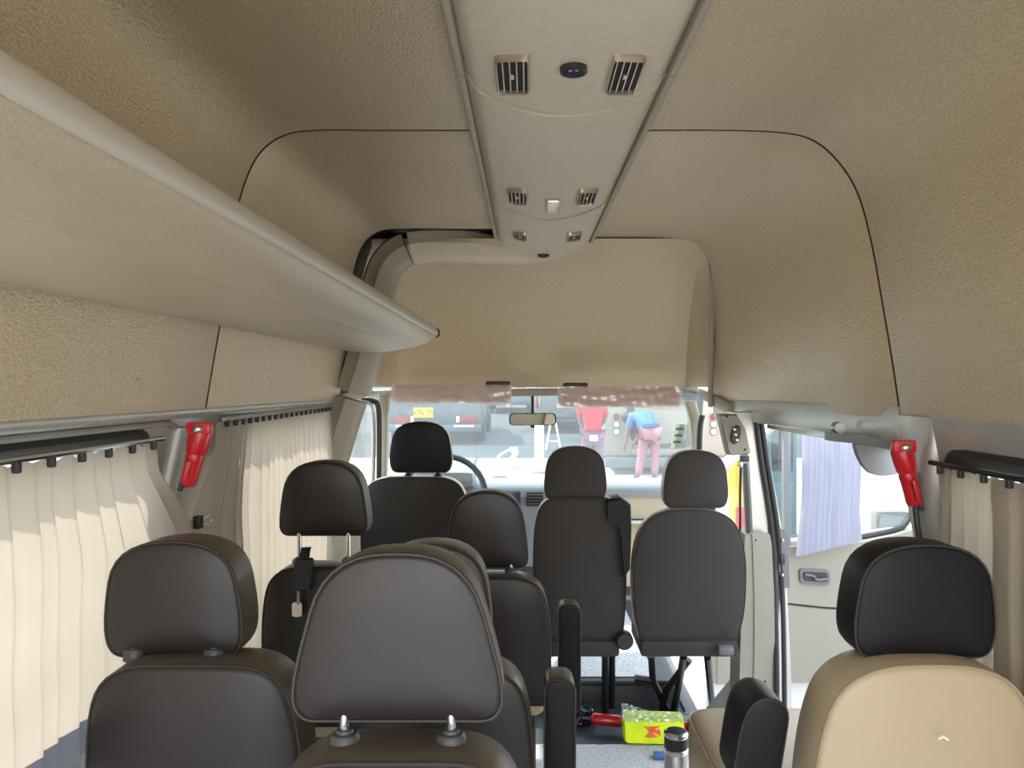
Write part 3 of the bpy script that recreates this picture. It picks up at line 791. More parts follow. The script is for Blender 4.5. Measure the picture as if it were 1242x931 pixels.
curtain('window_curtain', 'cream pleated curtain with dense narrow folds over the far left window', edge([(0, PL_(1.70, 1.166)), (.10, PL_(1.685, 1.10)), (.36, clipP+Vector((0,.012,0))), (.55, PL_(1.59, .86)), (1, PL_(1.62, .60))]),
        edge([(0, PL_(2.64, 1.174)), (1, PL_(2.64, .60))]), 19, .026, M['curtain'], (1, 0, 0), 'cream pleated side curtains', seed=2, pull='left')
curtain('window_curtain', 'grey-beige curtain hanging behind the grey pillar over the right window', edge([(0, PRr(1.455, 1.094)), (1, PRr(1.45, .56))]), edge([(0, PRr(1.16, 1.094, .012)), (1, PRr(1.16, .56, .012))]), 8, .014, M['curtain_grey'], (-1, 0, 0), 'grey-beige right window curtains', seed=3)
curtain('window_curtain', 'paler edge of a second curtain at the right border of the photo', edge([(0, PRr(1.29, 1.092, -.004)), (1, PRr(1.28, .55, -.004))]), edge([(0, PRr(.55, 1.092, -.004)), (1, PRr(.55, .55, -.004))]), 9, .012, M['curtain_grey'], (-1, 0, 0), 'grey-beige right window curtains', seed=4)
# rods with runner hooks
def rod(label, a, b, n, m):
    t = thing('curtain_rod', label, 'curtain rod', (Vector(a)+Vector(b))/2, 'curtain rods above the side windows')
    MB().tube([a, b], .005, 8).build('rod', M[m], t)
    a, b = Vector(a), Vector(b)
    for k in range(n):
        p = a.lerp(b, (k+.5)/n)
        MB().box(p+Vector((0, 0, -.010)), (.010, .010, .016), None, .003).build('runner', M['black_plastic'], t)
rod('thin bright curtain rod over the nearest left window', (-.672, .38, 1.153), (-.672, 1.42, 1.153), 14, 'chrome')
rod('curtain rod with black runners over the far left window', (-.672, 1.70, 1.176), (-.672, 2.64, 1.183), 20, 'steel')
rod('dark curtain rod over the right window', (.760, .5, 1.106), (.760, 1.452, 1.106), 14, 'black_metal')
cl = thing('curtain_clip', 'small black binder clip pinching the two left curtains together', 'clip', clipP+Vector((.02, 0, 0)))
c0 = clipP+Vector((.022, 0, 0))
MB().box(c0, (.014, .022, .026), None, .003).build('clip_body', M['black_metal'], cl)
MB().tube(smooth([c0+Vector((.006,.008,.006)), c0+Vector((.012,.03,.010)), c0+Vector((.012,.036,0)), c0+Vector((.012,.03,-.010)), c0+Vector((.006,.008,-.006))], 4), .0012, 6).build('wire_handle', M['steel'], cl)

# ------------------------------------------------------------------ red emergency torches on the pillars
def torch(label, path, rad, D, wall_dir, tip):
    t = thing('red_emergency_torch', label, 'emergency torch', path[0], 'red plastic emergency torches on the pillars')
    P = [Vector(p) for p in path]
    mb = MB(); pts = []; rs = []
    prof_ = [(0, .75), (.03, 1.0), (.10, 1.08), (.25, 1.05), (.42, .95), (.46, .80), (.52, .86), (.58, .80), (.75, .76), (.92, .74), (.97, .66), (1.0, .35)]
    for f, k in prof_:
        pts.append(P[0].lerp(P[1], f)); rs.append(rad*k)
    mb.tube(pts, rs, 14); b = mb.build('torch_body', M['red'], t)
    d = (P[1]-P[0]).normalized()
    side = Vector((0, -1, 0))
    mb = MB(); mb.box(P[0]+d*.004+side*rad*.5, (rad*2.2, rad*1.1, .024), None, .006); mb.build('torch_head', M['red'], t)
    MB().ball(P[0]+side*rad*1.1+d*.006, (.011, .006, .008), 10).build('hanging_eye', M['steel'], b)
    mb = MB(); mb.bar(P[0].lerp(P[1], .55)+side*rad*.75, P[0].lerp(P[1], .90)+side*rad*.75, .022, .010, .003); mb.build('switch_rib', M['red'], b)
    wd = Vector((wall_dir, 0, 0))
    mb = MB(); mb.bar(P[0].lerp(P[1], .45)+wd*rad*.75+Vector((0,.012,0)), P[0].lerp(P[1], 1.08)+wd*rad*.75+Vector((0,.006,0)), .012, .010, .003); mb.build('wall_bracket', M['black_plastic'], t)
    return t
torch('red plastic emergency torch on the silver pillar between the left curtains', [at(241,516,1.53)+Vector((.008,0,0)), at(225,590,1.53)+Vector((.004,0,0))], .0215, 1.55, -1, True)
torch('red plastic emergency torch on the grey pillar above the cream seat', [at(1092,538,1.50), at(1110,614,1.50)], .020, 1.5, 1, True)
mb = MB(); mb.tube(smooth([at(1110,612,1.51), at(1113,640,1.50), at(1118,670,1.50), at(1121,720,1.5), at(1122,800,1.5)], 4), .006, 8)
tag(mb.build('hanging_cable', M['black_plastic'], None), 'black cord running down the grey pillar below the red torch', 'cable')

# ------------------------------------------------------------------ roller arm at the doorway
ra = thing('door_roller_arm', 'grey roller arm with rounded flap at top rear of the open doorway', 'door hardware', at(1050,540,1.75))
MB().loft([[at(x, y0, D_), at(x, y1, D_), at(x, y1, D_)+Vector((.0,.05,0)), at(x, y0, D_)+Vector((0,.05,0))] for x, y0, y1, D_ in ((1010,525,535,1.80), (1040,527,538,1.74), (1092,533,547,1.66))], True, True, True).build('arm_bar', M['dash_grey'], ra)
o = rpoly([(1037,538,4), (1044,560,18), (1058,577,16), (1082,577,20), (1100,570,14), (1096,546,4)], 5)
MB().slab([at(x, y, 1.74) for x, y in o], (0, .02, 0)).build('flap', M['dash_grey'], ra)
MB().lathe([(.001,-.01), (.012,-.01), (.014,0), (.014,.012), (.006,.014), (.001,.014)], at(1021,519,1.80)+Vector((0,.02,0)), 16, 'Y').build('roller', M['steel'], ra)

# ------------------------------------------------------------------ front: windscreen, A pillars, visors, mirror, dash
ws = struct_root('window_4')
WT = lambda x: Vector((x, 3.56-.06*((x-.02)/.75)**2, 1.235)); WBm = lambda x: Vector((x, 4.25-.16*((x-.02)/.75)**2, .62))
mb = MB(); mb.grid(lambda u, v: WT(lerp(-.73, .785, u)).lerp(WBm(lerp(-.76, .815, u)), v), 20, 8); mb.build('pane', M['windscreen'], ws)
MB().slab([WT(.70).lerp(WBm(.71), v)+Vector((dx, -.006, 0)) for dx, v in ((.0,.27), (.055,.27), (.055,.47), (0,.47))], (0, .002, 0)).build('sticker', M['paper'], ws)
s_ = MB()
for k in range(3): s_.slab([WT(.70).lerp(WBm(.71), .30+k*.055+v)+Vector((dx, -.008, 0)) for dx, v in ((.008,0), (.045,0), (.045,.02), (.008,.02))], (0, .001, 0))
s_.build('sticker_print', M['grey_plastic'], ws)
ap = struct_root('trim_3')
def apillar(pts, w, d, m=M['trim']):
    P = smooth(pts, 4)
    rings = [[p+Vector((a*w, b*d, 0)) for a, b in rpoly([(-.5,-.5,.25), (.5,-.5,.25), (.5,.5,.25), (-.5,.5,.25)], 3)] for p in P]
    MB().loft(rings, True, True, True).build('front_pillar', m, ap)
apillar([at(467,478,3.52), at(465,500,3.55), at(464,540,3.75), at(463,590,3.95), at(462,680,4.1)], .055, .07)
apillar([at(836,486,3.52), at(842,510,3.56), at(845,545,3.7), at(846,590,3.9), at(846,680,4.1)], .05, .07)
MB().bar(at(445,478,3.5)+Vector((0,.04,.0)), at(850,478,3.5)+Vector((0,.04,.02)), .05, .04, .015).build('windscreen_header', M['trim'], ap)
# driver's door frame: dark seal and silver sash
for pts, m, r in (([at(438,486,3.40), at(452,486,3.42), at(459,495,3.43), at(460,540,3.5), at(459,640,3.6)], 'rubber', .012), ([at(430,487,3.38), at(447,489,3.40), at(452,500,3.42), at(453,540,3.5), at(451,640,3.6)], 'silver', .010),
                  ([at(852,503,3.45), at(849,520,3.46), at(848,560,3.5), at(847,640,3.6)], 'rubber', .013)):
    MB().tube(smooth(pts, 4), r, 8).build('door_seal', M[m], ap)
MB().slab([Vector((-.80, y, z)) for y, z in ((2.76, .74), (3.75, .74), (3.75, 0), (2.76, 0))], (-.03, 0, 0)).build('driver_door_panel', M['trim'], ap)
w5 = struct_root('window_5')
MB().slab([Vector((x, y, z)) for x, y, z in ((-.80, 2.78, .74), (-.80, 3.75, .74), (-.725, 3.48, 1.18), (-.715, 2.78, 1.18))], (-.004, 0, 0)).build('pane', M['glass'], w5)
MB().bar((-.80,2.78,.745), (-.80,3.75,.745), .03, .03, .008).build('belt_trim', M['rubber'], w5)
# visors
def visor(label, x0, x1, y0, y1, D, brk):
    t = thing('sun_visor', label, 'sun visor', at((x0+x1)/2, y0, D), 'plastic wrapped sun visors')
    w = W(x1, D)-W(x0, D); h = (y1-y0)/FOC*D; c = at((x0+x1)/2, (y0+y1)/2, D)
    o = rpoly([(-w/2,-h*.46,.03), (w/2,-h*.46,.03), (w/2,h/2,.02), (-w/2,h/2,.02)], 5)
    rings = []
    for s, y in ((.9, -.014), (.98, -.011), (1, -.004), (1, .008), (.97, .014), (.9, .016)): rings.append([c+Vector((a*(1-(1-s)*.25), y+.02*(b/h), b*s)) for a, b in o])
    MB().loft(rings, True, True, True).build('visor_board', M['visor'], t)
    def F(u, v):
        x = lerp(-w/2-.004, w/2+.004, u); z = lerp(h/2+.002, -h/2-.006-.008*math.sin(u*7+1), v)
        n = noise.noise(Vector((x*14, z*40, x0)))*.006+abs(math.sin((x*3+z)*25))*.003
        return c+Vector((x, -.022-n+.02*(z/h), z))
    MB().grid(F, 50, 14).build('plastic_wrap', M['film'], t, sharp=180)
    MB().box(at(brk, y0-2, D)+Vector((0,.01,0)), (.11, .035, .022), None, .008).build('visor_bracket_shade', M['black_plastic'], t)  # black box: hinge bracket with the recess shadow put into its colour
visor('driver side sun visor wrapped in clear plastic, left of the mirror', 476, 620, 467, 489, 3.40, 604)
visor('passenger side sun visor wrapped in clear plastic, right of the mirror', 677, 826, 469, 494, 3.40, 698)
# inside mirror
D = 3.50
t = thing('rear_view_mirror', 'inside rear view mirror hung at the top middle of the windscreen', 'mirror', at(646,508,D))
c = at(646,508,D)
o = rpoly([(-.107,-.028,.022), (.107,-.028,.022), (.107,.028,.022), (-.107,.028,.022)], 6)
MB().loft([[c+Vector((a*s, y, b*s)) for a, b in o] for s, y in ((.6,.03), (.95,.018), (1,0), (1,-.008), (.96,-.010))], True, True, True).build('housing', M['black_plastic'], t)
MB().loft([[c+Vector((a*.94, y+.22*b+.04*a, b*.86)) for a, b in o] for y in (-.020, -.014)], True, True, True).build('glass', M['mirror'], t)
MB().tube([c+Vector((0,.02,.02)), c+Vector((0,.045,.07)), c+Vector((.0,.06,.105))], .008, 8).build('stem', M['black_plastic'], t)
MB().box(c+Vector((0,-.002,-.034)), (.02, .012, .012), None, .004).build('dip_lever', M['black_plastic'], t)
# dashboard
dsh = thing('dashboard', 'beige and grey dashboard under the windscreen with radio and vents', 'dashboard', (.03, 4.0, .11))
pr = [(4.25,.66), (4.10,.755), (3.95,.775), (3.86,.768), (3.82,.745), (3.81,.70)]
MB().loft([[Vector((x, y, z)) for y, z in smooth([(a, b, 0) for a, b in pr], 3) and [(p.x, p.y) for p in smooth([(a, b, 0) for a, b in pr], 3)]] for x in (-.74, -.3, .1, .79)], closed=False).build('dash_top', M['dash_grey'], dsh)
MB().box((.455, 3.90, .66), (.66, .16, .15), None, .03).build('glove_box', M['dash'], dsh)
MB().box((.455, 3.89, .575), (.66, .18, .014), None, .005).build('dash_strip', M['white_paint'], dsh)
MB().box((.455, 3.95, .40), (.66, .16, .33), None, .03).build('lower_dash', M['dash'], dsh)
MB().box((-.05, 3.90, .55), (.34, .16, .40), None, .02).build('centre_stack', M['dash_grey'], dsh)
MB().box((-.50, 3.93, .52), (.56, .16, .46), None, .03).build('driver_dash', M['dash'], dsh)
MB().box((-.10, 3.815, .69), (.13, .012, .075), None, .004).build('radio', M['screen'], dsh)
for x in (.035, -.205):
    vt = MB().box((x, 3.815, .69), (.085, .012, .07), None, .006).build('dash_vent', M['black_plastic'], dsh)
    for k in range(4): MB().box((x, 3.806, .668+k*.015), (.075, .01, .003)).build('vane', M['grey_plastic'], vt)
MB().box((-.43, 3.86, .79), (.34, .20, .09), None, .04).build('instrument_hood', M['dash_grey'], dsh)
sw = thing('steering_wheel', 'dark steering wheel in front of the driver seat', 'steering wheel', (-.40, 3.62, .72))
rot = Matrix.Rotation(R(62), 3, 'X'); cw = Vector((-.40, 3.62, .735))
MB().tube([cw+rot @ Vector((.20*math.cos(a*PI/16), .20*math.sin(a*PI/16), 0)) for a in range(32)], .015, 10, closed=True).build('rim', M['black_plastic'], sw)
for a in (0, PI, 1.5*PI): MB().bar(cw+rot @ Vector((.03*math.cos(a), .03*math.sin(a), -.02)), cw+rot @ Vector((.195*math.cos(a), .195*math.sin(a), 0)), .035, .012, .004).build('spoke', M['grey_plastic'], sw)
MB().lathe([(.001,.01), (.05,.008), (.062,-.01), (.05,-.05), (.03,-.22)], cw, 20, 'Z', rot).build('hub', M['black_plastic'], sw)
for i, (a, b, lab) in enumerate((((575,580), (650,594), 'wiper on the driver side resting low on the windscreen'), ((735,588), (800,592), 'wiper on the passenger side resting low on the windscreen'))):
    t = thing('windscreen_wiper', lab, 'wiper', at(a[0], a[1], 4.34), 'windscreen wipers')
    def onp(px, py):
        y = 4.1
        for k in range(12):
            q = at(px, py, y); v = (1.235-q.z)/.615; y = lerp(3.56-.06*((q.x-.02)/.75)**2, 4.25-.16*((q.x-.02)/.75)**2, v)
        return at(px, py, y+.012)
    MB().tube([onp(a[0], a[1]), onp(b[0], b[1]-3)], .006, 6).build('blade', M['dash_grey'], t)
    MB().ball(onp(lerp(a[0], b[0], .4), a[1]-1), (.055, .018, .018), 12).build('arm_cover', M['dash_grey'], t)

# ------------------------------------------------------------------ passenger door, standing open
dr = struct_root('door_1', (.87, 3.55, -.4))
H0 = Vector((.87, 3.53, 0)); H1 = Vector((1.96, 3.82, 0)); du = (H1-H0).normalized(); dn = Vector((-du.y, du.x, 0))
def dp(px, py, off=0.):
    d = Vector(((px-VX)/FOC, 1, -(py-VY)/FOC)); o = Vector((0, 0, EYE))
    k = (H0-o).dot(dn)/d.dot(dn); return o+d*k+dn*off
def door_poly(name, pts, th, m, off=0., ch=True):
    A = [dp(x, y, off) for x, y in pts]; c = sum(A, Vector())/len(A)
    mb = MB(); mb.loft([[p+dn*th for p in A], A, [c+(p-c)*.985-dn*.006 for p in A]] if ch else [[p+dn*th for p in A], A], True, True, True)
    return mb.build(name, m, dr, sharp=35)
upper = rpoly([(868,668,3), (955,662,2), (1000,664,2), (1040,657,4), (1085,648,4), (1112,640,6), (1117,700,4), (1117,742,2), (1000,736,2), (868,722,2)], 3)
door_poly('door_card', upper, .05, M['pillar_trim'])
door_poly('door_card_lower', rpoly([(868,724,3), (1000,738,2), (1117,744,2), (1117,826,6), (960,828,6), (868,830,3)], 3), .05, M['pillar_trim'])
door_poly('door_skin', [(868,668), (1120,640), (1122,905), (866,905)], .03, M['white_paint'], .05)
# window frame tubes
for pts, r, m in (([(868,578), (900,549), (945,512), (965,494)], .028, 'silver'), ([(958,494), (958,560), (958,662)], .022, 'dash_grey'),
                  ([(965,492), (1030,490), (1085,492), (1108,505), (1113,560), (1113,610), (1104,636), (1085,645), (1036,655)], .014, 'rubber'),
                  ([(965,488), (1030,486), (1092,488), (1119,502), (1124,560), (1124,650)], .022, 'white_paint')):
    MB().tube(smooth([dp(x, y, .03) for x, y in pts], 4), r, 8).build('window_frame', M[m], dr)
w6 = struct_root('window_6')
MB().slab([dp(x, y, .035) for x, y in ((870,668), (1110,645), (1112,492), (962,492), (870,572))], dn*.004).build('pane', M['glass'], w6)
h = door_poly('door_handle', rpoly([(967,688,5), (1004,690,5), (1005,708,5), (968,706,5)], 4), .012, M['grey_plastic'], -.012)
A = [dp(x, y, -.021) for x, y in rpoly([(971,692,3), (1000,693,3), (1001,704,3), (972,703,3)], 3)]
hb = MB().slab(A, dn*.004).build('handle_recess', M['black_plastic'], h)
MB().tube(smooth([dp(972,695,-.026), dp(983,697,-.028), dp(986,701,-.03), dp(1000,700,-.028)], 3), .006, 8).build('handle_lever', M['grey_plastic'], h)
tcu = curtain('door_curtain', 'white lilac pleated curtain on the open passenger door window', edge([(0, dp(964,505,-.06)), (.55, dp(963,600,-.06)), (1, dp(956,671,-.06))]), edge([(0, dp(1034,507,-.06)), (.8, dp(1030,620,-.06)), (1, dp(1033,652,-.06))]), 12, .022, M['curtain_white'], -dn, header=False, seed=5)

# ------------------------------------------------------------------ things on the floor
vst = thing('packed_vest', 'neon yellow vest in a clear plastic bag leaning on the floor edge', 'vest', at(792,900,2.62))
o = rpoly([(755,866,4), (829,868,4), (832,902,4), (757,900,4)], 4)
def bagp(x, y, d): return at(x, y, 2.66+(900-y)*.0005)+Vector((0, d, 0))
cx_, cy_ = 793, 884
mb = MB(); mb.loft([[bagp(x, y, .035) for x, y in o], [bagp(x, y, .004) for x, y in o], [bagp(cx_+(x-cx_)*.95, cy_+(y-cy_)*.93, -.012) for x, y in o], [bagp(cx_+(x-cx_)*.5, cy_+(y-cy_)*.5, -.017) for x, y in o]], True, True, True); mb.build('folded_vest', M['vest'], vst, sharp=60)
def bagf(u, v):
    x = lerp(752+3*v, 833, u); y = lerp(lerp(848, 860, min(1, u*2)), 872, v)
    n = noise.noise(Vector((u*16, v*6, 3)))*.014
    return bagp(x, y, -.022-n)
MB().grid(bagf, 40, 24).build('clear_bag', M['bag'], vst, sharp=20)
lg = MB(); lg.slab([bagp(x, y, -.019) for x, y in ((780,877), (798,883), (781,891), (787,884))], (0,-.001,0)); lg.slab([bagp(x, y, -.019) for x, y in ((798.5,880), (801,889), (793,885))], (0,-.001,0)); lg.slab([bagp(x, y, -.019) for x, y in ((784,878), (800,877), (790,883.5))], (0,-.001,0)); lg.slab([bagp(x, y, -.019) for x, y in ((784,891), (798,890.5), (789,885))], (0,-.001,0))
lg.build('printed_mark', M['orange'], vst)
# red tool lying behind the bag
fe = thing('red_tool', 'long red metal tool lying on the dark mat behind the yellow bag', 'tool', (W(780, 2.76), 2.76, 0))
a, b = Vector((W(716, 2.78), 2.78, .050)), Vector((W(835, 2.735), 2.735, .036))
MB().tube([a.lerp(b, f) for f in (0, .02, .06, .3, .33, .9, .97, 1)], [.010, .018, .021, .021, .016, .016, .02, .012], 14).build('shaft', M['red2'], fe)
MB().ball(b+Vector((.025, 0, .002)), (.036, .026, .030), 14).build('end_knob', M['red2'], fe)
MB().tube([a-Vector((.03, 0, 0)), a], .007, 8).build('tip', M['black_metal'], fe)
tk = MB(); tk.tube([at(701,862,2.86), at(719,870,2.80)], .006, 8)
tag(tk.build('white_rod', M['white_paint'], None), 'thin white rod lying on the dark mat by the armrest', 'rod')
# crumpled black plastic bag
mb = MB(); mb.ball(Vector((W(706, 2.84), 2.84, .035)), (.045, .05, .035), 28)
for v in mb.v: v += Vector((noise.noise(v*30), noise.noise(v*30+Vector((9,0,0))), noise.noise(v*30+Vector((0,9,0)))))*.03; v.z = max(v.z, .004)
tag(mb.build('black_plastic_bag', mat('bag_film', (.012,.012,.014), .15), None, sharp=25), 'crumpled black plastic bag on the dark mat at the end of the red tool', 'bag')
mb = MB(); D = 2.30
mb.box(Vector((W(801, 2.55), 2.56, .022)), (.04, .04, .012), None, .003); tag(mb.build('blue_cap', M['blue'], None), 'small blue cap on the carpet behind the flask', 'cap')
# flask, standing in the aisle
D = 1.95
tf = thing('vacuum_flask', 'steel vacuum flask with black cap standing beside the cream cushion', 'flask', (W(820, D), D, .012))
fx_, zt_ = W(820, D), Zp(886, D)
MB().lathe([(.001,.0), (.027,.0), (.0305,.006), (.0305,zt_-.012-.060), (.029,zt_-.012-.052), (.029,zt_-.012-.050)], (fx_, D, .012), 28).build('flask_body', M['steel'], tf)
MB().lathe([(.0295,0), (.031,.004), (.031,.010), (.029,.012)], (fx_, D, zt_-.053), 28).build('steel_ring', M['chrome'], tf)
MB().lathe([(.029,0), (.030,.004), (.030,.030)], (fx_, D, zt_-.041), 28).build('cap', M['black_plastic'], tf)
cp = MB().lathe([(.030,0), (.031,.003), (.0305,.009), (.026,.012)], (fx_, D, zt_-.012), 28).build('cap_ring', M['chrome'], tf)
MB().lathe([(.026,0), (.020,.002), (.001,.003)], (fx_, D, zt_-.001), 24).build('cap_top', M['black_plastic'], tf)
# ------------------------------------------------------------------ outside: ground, vehicles, people
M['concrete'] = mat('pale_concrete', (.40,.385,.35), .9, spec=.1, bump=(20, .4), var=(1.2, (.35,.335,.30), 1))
M['asphalt'] = mat('shaded_asphalt', (.085,.092,.095), .9, spec=.1, bump=(20, .4), var=(.8, (.065,.072,.075), 1))  # shade over the far ground is put into this dark asphalt colour
M['dark_car'] = mat('dark_blue_grey_paint', (.055,.075,.09), .3, coat=.4)
M['grey_car'] = mat('grey_paint', (.12,.14,.145), .35, coat=.3)
M['beige_bus'] = mat('beige_bus_paint', (.25,.215,.17), .35, coat=.3)
M['teal'] = mat('teal_paint', (.035,.11,.13), .4, coat=.2)
M['yellow'] = mat('yellow_paint', (.42,.30,.01), .45)
M['car_glass'] = mat('dark_car_glass', (.02,.03,.035), .08)
M['tail'] = mat('tail_lamp_red', (.25,.008,.01), .25)
M['plate'] = mat('yellow_plate', (.80,.52,.02), .5)
M['white_plastic'] = mat('white_plastic', (.80,.80,.78), .5)
M['skin'] = mat('skin', (.20,.11,.07), .55)
M['hair'] = mat('black_hair', (.012,.010,.010), .6)
M['shirt_red'] = mat('red_shirt', (.40,.012,.03), .8)
M['shirt_blue'] = mat('blue_shirt', (.05,.15,.36), .8)
M['trouser_mauve'] = mat('mauve_trousers', (.18,.09,.14), .8)
M['maroon'] = mat('maroon_cloth', (.10,.010,.035), .8)
M['pink'] = mat('pink_trousers', (.34,.12,.15), .8)
def gz(Y): return -.70 if Y < 3 else -.70+.032*(Y-3)
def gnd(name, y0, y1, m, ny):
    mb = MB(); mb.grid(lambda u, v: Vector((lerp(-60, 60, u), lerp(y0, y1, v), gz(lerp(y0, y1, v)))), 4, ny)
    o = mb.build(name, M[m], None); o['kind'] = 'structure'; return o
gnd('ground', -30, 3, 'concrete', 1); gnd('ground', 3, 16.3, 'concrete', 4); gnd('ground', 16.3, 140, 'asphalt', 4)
def gpt(px, py):
    Y = 2.046/((py-VY)/FOC+.032); p = at(px, py, Y); p.z = gz(Y); return p
a, b = gpt(569,579), gpt(592,522)
w_ = Vector((.03, 0, 0)); o = MB().slab([a-w_, a+w_, b+w_*1.3, b-w_*1.3], (0, 0, .004)).build('ground_joint', M['asphalt'], None); o['kind'] = 'structure'

def wheel(par, c, r=.33, w=.22):
    wh = MB().lathe([(r*.6,-w/2), (r*.93,-w/2), (r,-w*.35), (r,w*.35), (r*.93,w/2), (r*.6,w/2)], c, 24, 'X').build('wheel', M['rubber'], par)
    MB().lathe([(.001,-w*.42), (r*.55,-w*.46), (r*.6,-w*.3), (r*.6,w*.3), (r*.55,w*.46), (.001,w*.42)], c, 18, 'X').build('wheel_rim', M['grey_plastic'], wh)
def vehicle(name, label, cat, cx, Y, w, prof, paint, wheels, group=None):
    """prof: side outline (distance from the rear, height above ground, width factor); returns the root"""
    g = gz(Y); t = thing(name, label, cat, (cx, Y+1.5, g), group)
    L = [(y, z, f) for y, z, f in prof]
    rings = []
    for s in (-1, -.96, -.8, 0, .8, .96, 1):
        k = 1-.035*(abs(s) == 1)
        cyy = sum(p[0] for p in L)/len(L); czz = sum(p[1] for p in L)/len(L)
        rings.append([Vector((cx+s*w/2*f, Y+cyy+(y-cyy)*k-(.0 if abs(s) > .9 else .03*(1-abs(s))), g+czz+(z-czz)*k)) for y, z, f in L])
    MB().loft(rings, True, True, True).build('body', paint, t, sharp=40)
    for (wy, r) in wheels:
        for s in (-1, 1): wheel(t, (cx+s*(w/2-.10), Y+wy, g+r), r)
    return t, g
CARP = [(0,.40,1), (-.02,.62,1), (.02,.95,.98), (.32,1.45,.82), (.6,1.50,.80), (1.7,1.47,.80), (2.5,1.0,.94), (3.7,.85,.94), (4.2,.68,.92), (4.25,.35,.92)]
SUVP = [(0,.45,1), (-.03,.62,1), (0,1.08,.98), (.22,1.72,.86), (.5,1.80,.84), (2.5,1.78,.84), (3.2,1.15,.94), (4.4,1.05,.94), (4.7,.8,.92), (4.7,.45,.92)]
VANP = [(0,.42,1), (-.02,.62,1), (0,1.1,1), (.10,1.95,.92), (.3,2.08,.88), (3.6,2.05,.88), (4.3,1.3,.96), (4.75,.95,.96), (4.8,.42,.94)]
BUSP = [(0,.33,1), (-.03,.62,1), (0,1.2,1), (.14,2.35,.94), (.4,2.55,.88), (6.2,2.5,.88), (6.8,1.4,.96), (7.0,.9,.96), (7.0,.33,.94)]
def rearbits(t, cx, Y, w, g, win, lampz, lampx, lamp, bump, plate=None, pm='plate', txt=None):
    z0, z1, ww = win[:3]
    o = rpoly([(-ww/2*.95,z0,.12), (ww/2*.95,z0,.12), (ww/2*.88,z1,.10), (-ww/2*.88,z1,.10)], 5)
    k = win[3] if len(win) > 3 else .36
    MB().slab([Vector((cx+x, Y-.05+(z-z0)*k+win[4], g+z)) for x, z in o], (0, .05, 0)).build('rear_window', M['car_glass'], t)
    for s in (-1, 1):
        l = MB().box((cx+s*lampx, Y-.03, g+lampz), (lamp[0], .07, lamp[1]), None, .02).build('tail_lamp', M['tail'], t)
        MB().box((cx+s*(lampx-lamp[0]*.42), Y-.045, g+lampz), (lamp[0]*.16, .07, lamp[1]*.9), None, .015).build('reverse_lamp', M['white_plastic'], l)
    MB().box((cx, Y-.04, g+bump[0]), (w*1.0, .16, bump[1]), None, .05).build('bumper', M[bump[2]], t)
    if plate:
        p = MB().box((cx+plate[0], Y-.075, g+plate[1]), (plate[2], .02, plate[3]), None, .006).build('number_plate', M[pm], t)
        if txt: MB().text(txt, plate[3]*.8, Matrix.Translation((cx+plate[0], Y-.087, g+plate[1])) @ Matrix.Rotation(PI/2, 4, 'X')).build('plate_lettering', M['black_plastic'], p)
# dark pickup in front, seen over the driver's headrest
Y = 19.0; cx = W(528, Y)
t, g = vehicle('dark_pickup', 'dark blue-grey vehicle with yellow number plate ahead of the driver side', 'car', cx, Y, 2.36, SUVP, M['dark_car'], [(.85,.38), (3.6,.38)])
rearbits(t, cx, Y, 2.3, g, (1.12, 1.62, 1.7, .38, .06), .62, .78, (.52,.17), (.40,.20,'dark_car'), (W(514,Y)-cx, .78, .50, .24), 'plate', '676 70')
for s in (-1, 1): MB().box((cx+s*.72, Y-.13, g+.46), (.50, .02, .05), None, .01).build('reflector', M['white_plastic'], t)
Y = 30.0; cx = W(618, Y)
t, g = vehicle('parked_car', 'dark car behind the mirror, further down the yard than the yellow-plated one', 'car', cx, Y, 1.75, CARP, M['grey_car'], [(.8,.32), (3.3,.32)])
rearbits(t, cx, Y, 1.7, g, (1.0, 1.38, 1.3, .62, .08), .82, .62, (.34,.15), (.46,.22,'dark_car'), (-.45, .55, .34, .12), 'white_plastic')
Y = 22.0; cx = W(686, Y)
t, g = vehicle('parked_van', 'dark grey van with square rear windows behind the person in red', 'van', cx, Y, 1.8, VANP, M['grey_car'], [(.8,.34), (3.7,.34)])
rearbits(t, cx, Y, 1.75, g, (1.15, 1.75, 1.4, .10, .03), .9, .80, (.12,.35), (.48,.22,'dark_car'), (0, .78, .5, .12), 'white_plastic')
# beige minibus
Y = 14.0; cx = W(806, Y)
t, g = vehicle('minibus', 'beige minibus with round stacked tail lamps, rear towards the windscreen', 'minibus', cx, Y, 2.28, BUSP, M['beige_bus'], [(1.3,.40), (5.2,.40)])
o = rpoly([(-.56,.78,.25), (.80,.78,.25), (.92,1.9,.2), (-.92,1.9,.2)], 6)
o = rpoly([(-.62,.48,.30), (.62,.48,.30), (.76,1.95,.2), (-.76,1.95,.2)], 6)
MB().slab([Vector((cx+x, Y-.055+max(0, z-1.2)*.12, g+z)) for x, z in o], (0, .06, 0)).build('rear_window', M['car_glass'], t)
MB().box((cx, Y-.04, g+.22), (2.2, .18, .20), None, .05).build('bumper', M['grey_car'], t)
MB().box((cx, Y-.045, g+.40), (1.2, .03, .10), None, .01).build('tail_panel', M['beige_bus'], t)
for s in (-1, 1):
    for k, zz in enumerate((1.04, .905, .77)):
        l = MB().lathe([(.001,-.03), (.045,-.03), (.055,-.02), (.055,.03)], (cx+s*.88, Y-.03, g+zz), 18, 'Y').build('tail_lamp', M['tail'] if k == 0 else M['white_plastic'], t)
        MB().tube([Vector((cx+s*.88+.058*math.cos(q*PI/8), Y-.058, g+zz+.058*math.sin(q*PI/8))) for q in range(16)], .008, 6, closed=True).build('lamp_ring', M['grey_plastic'], l)
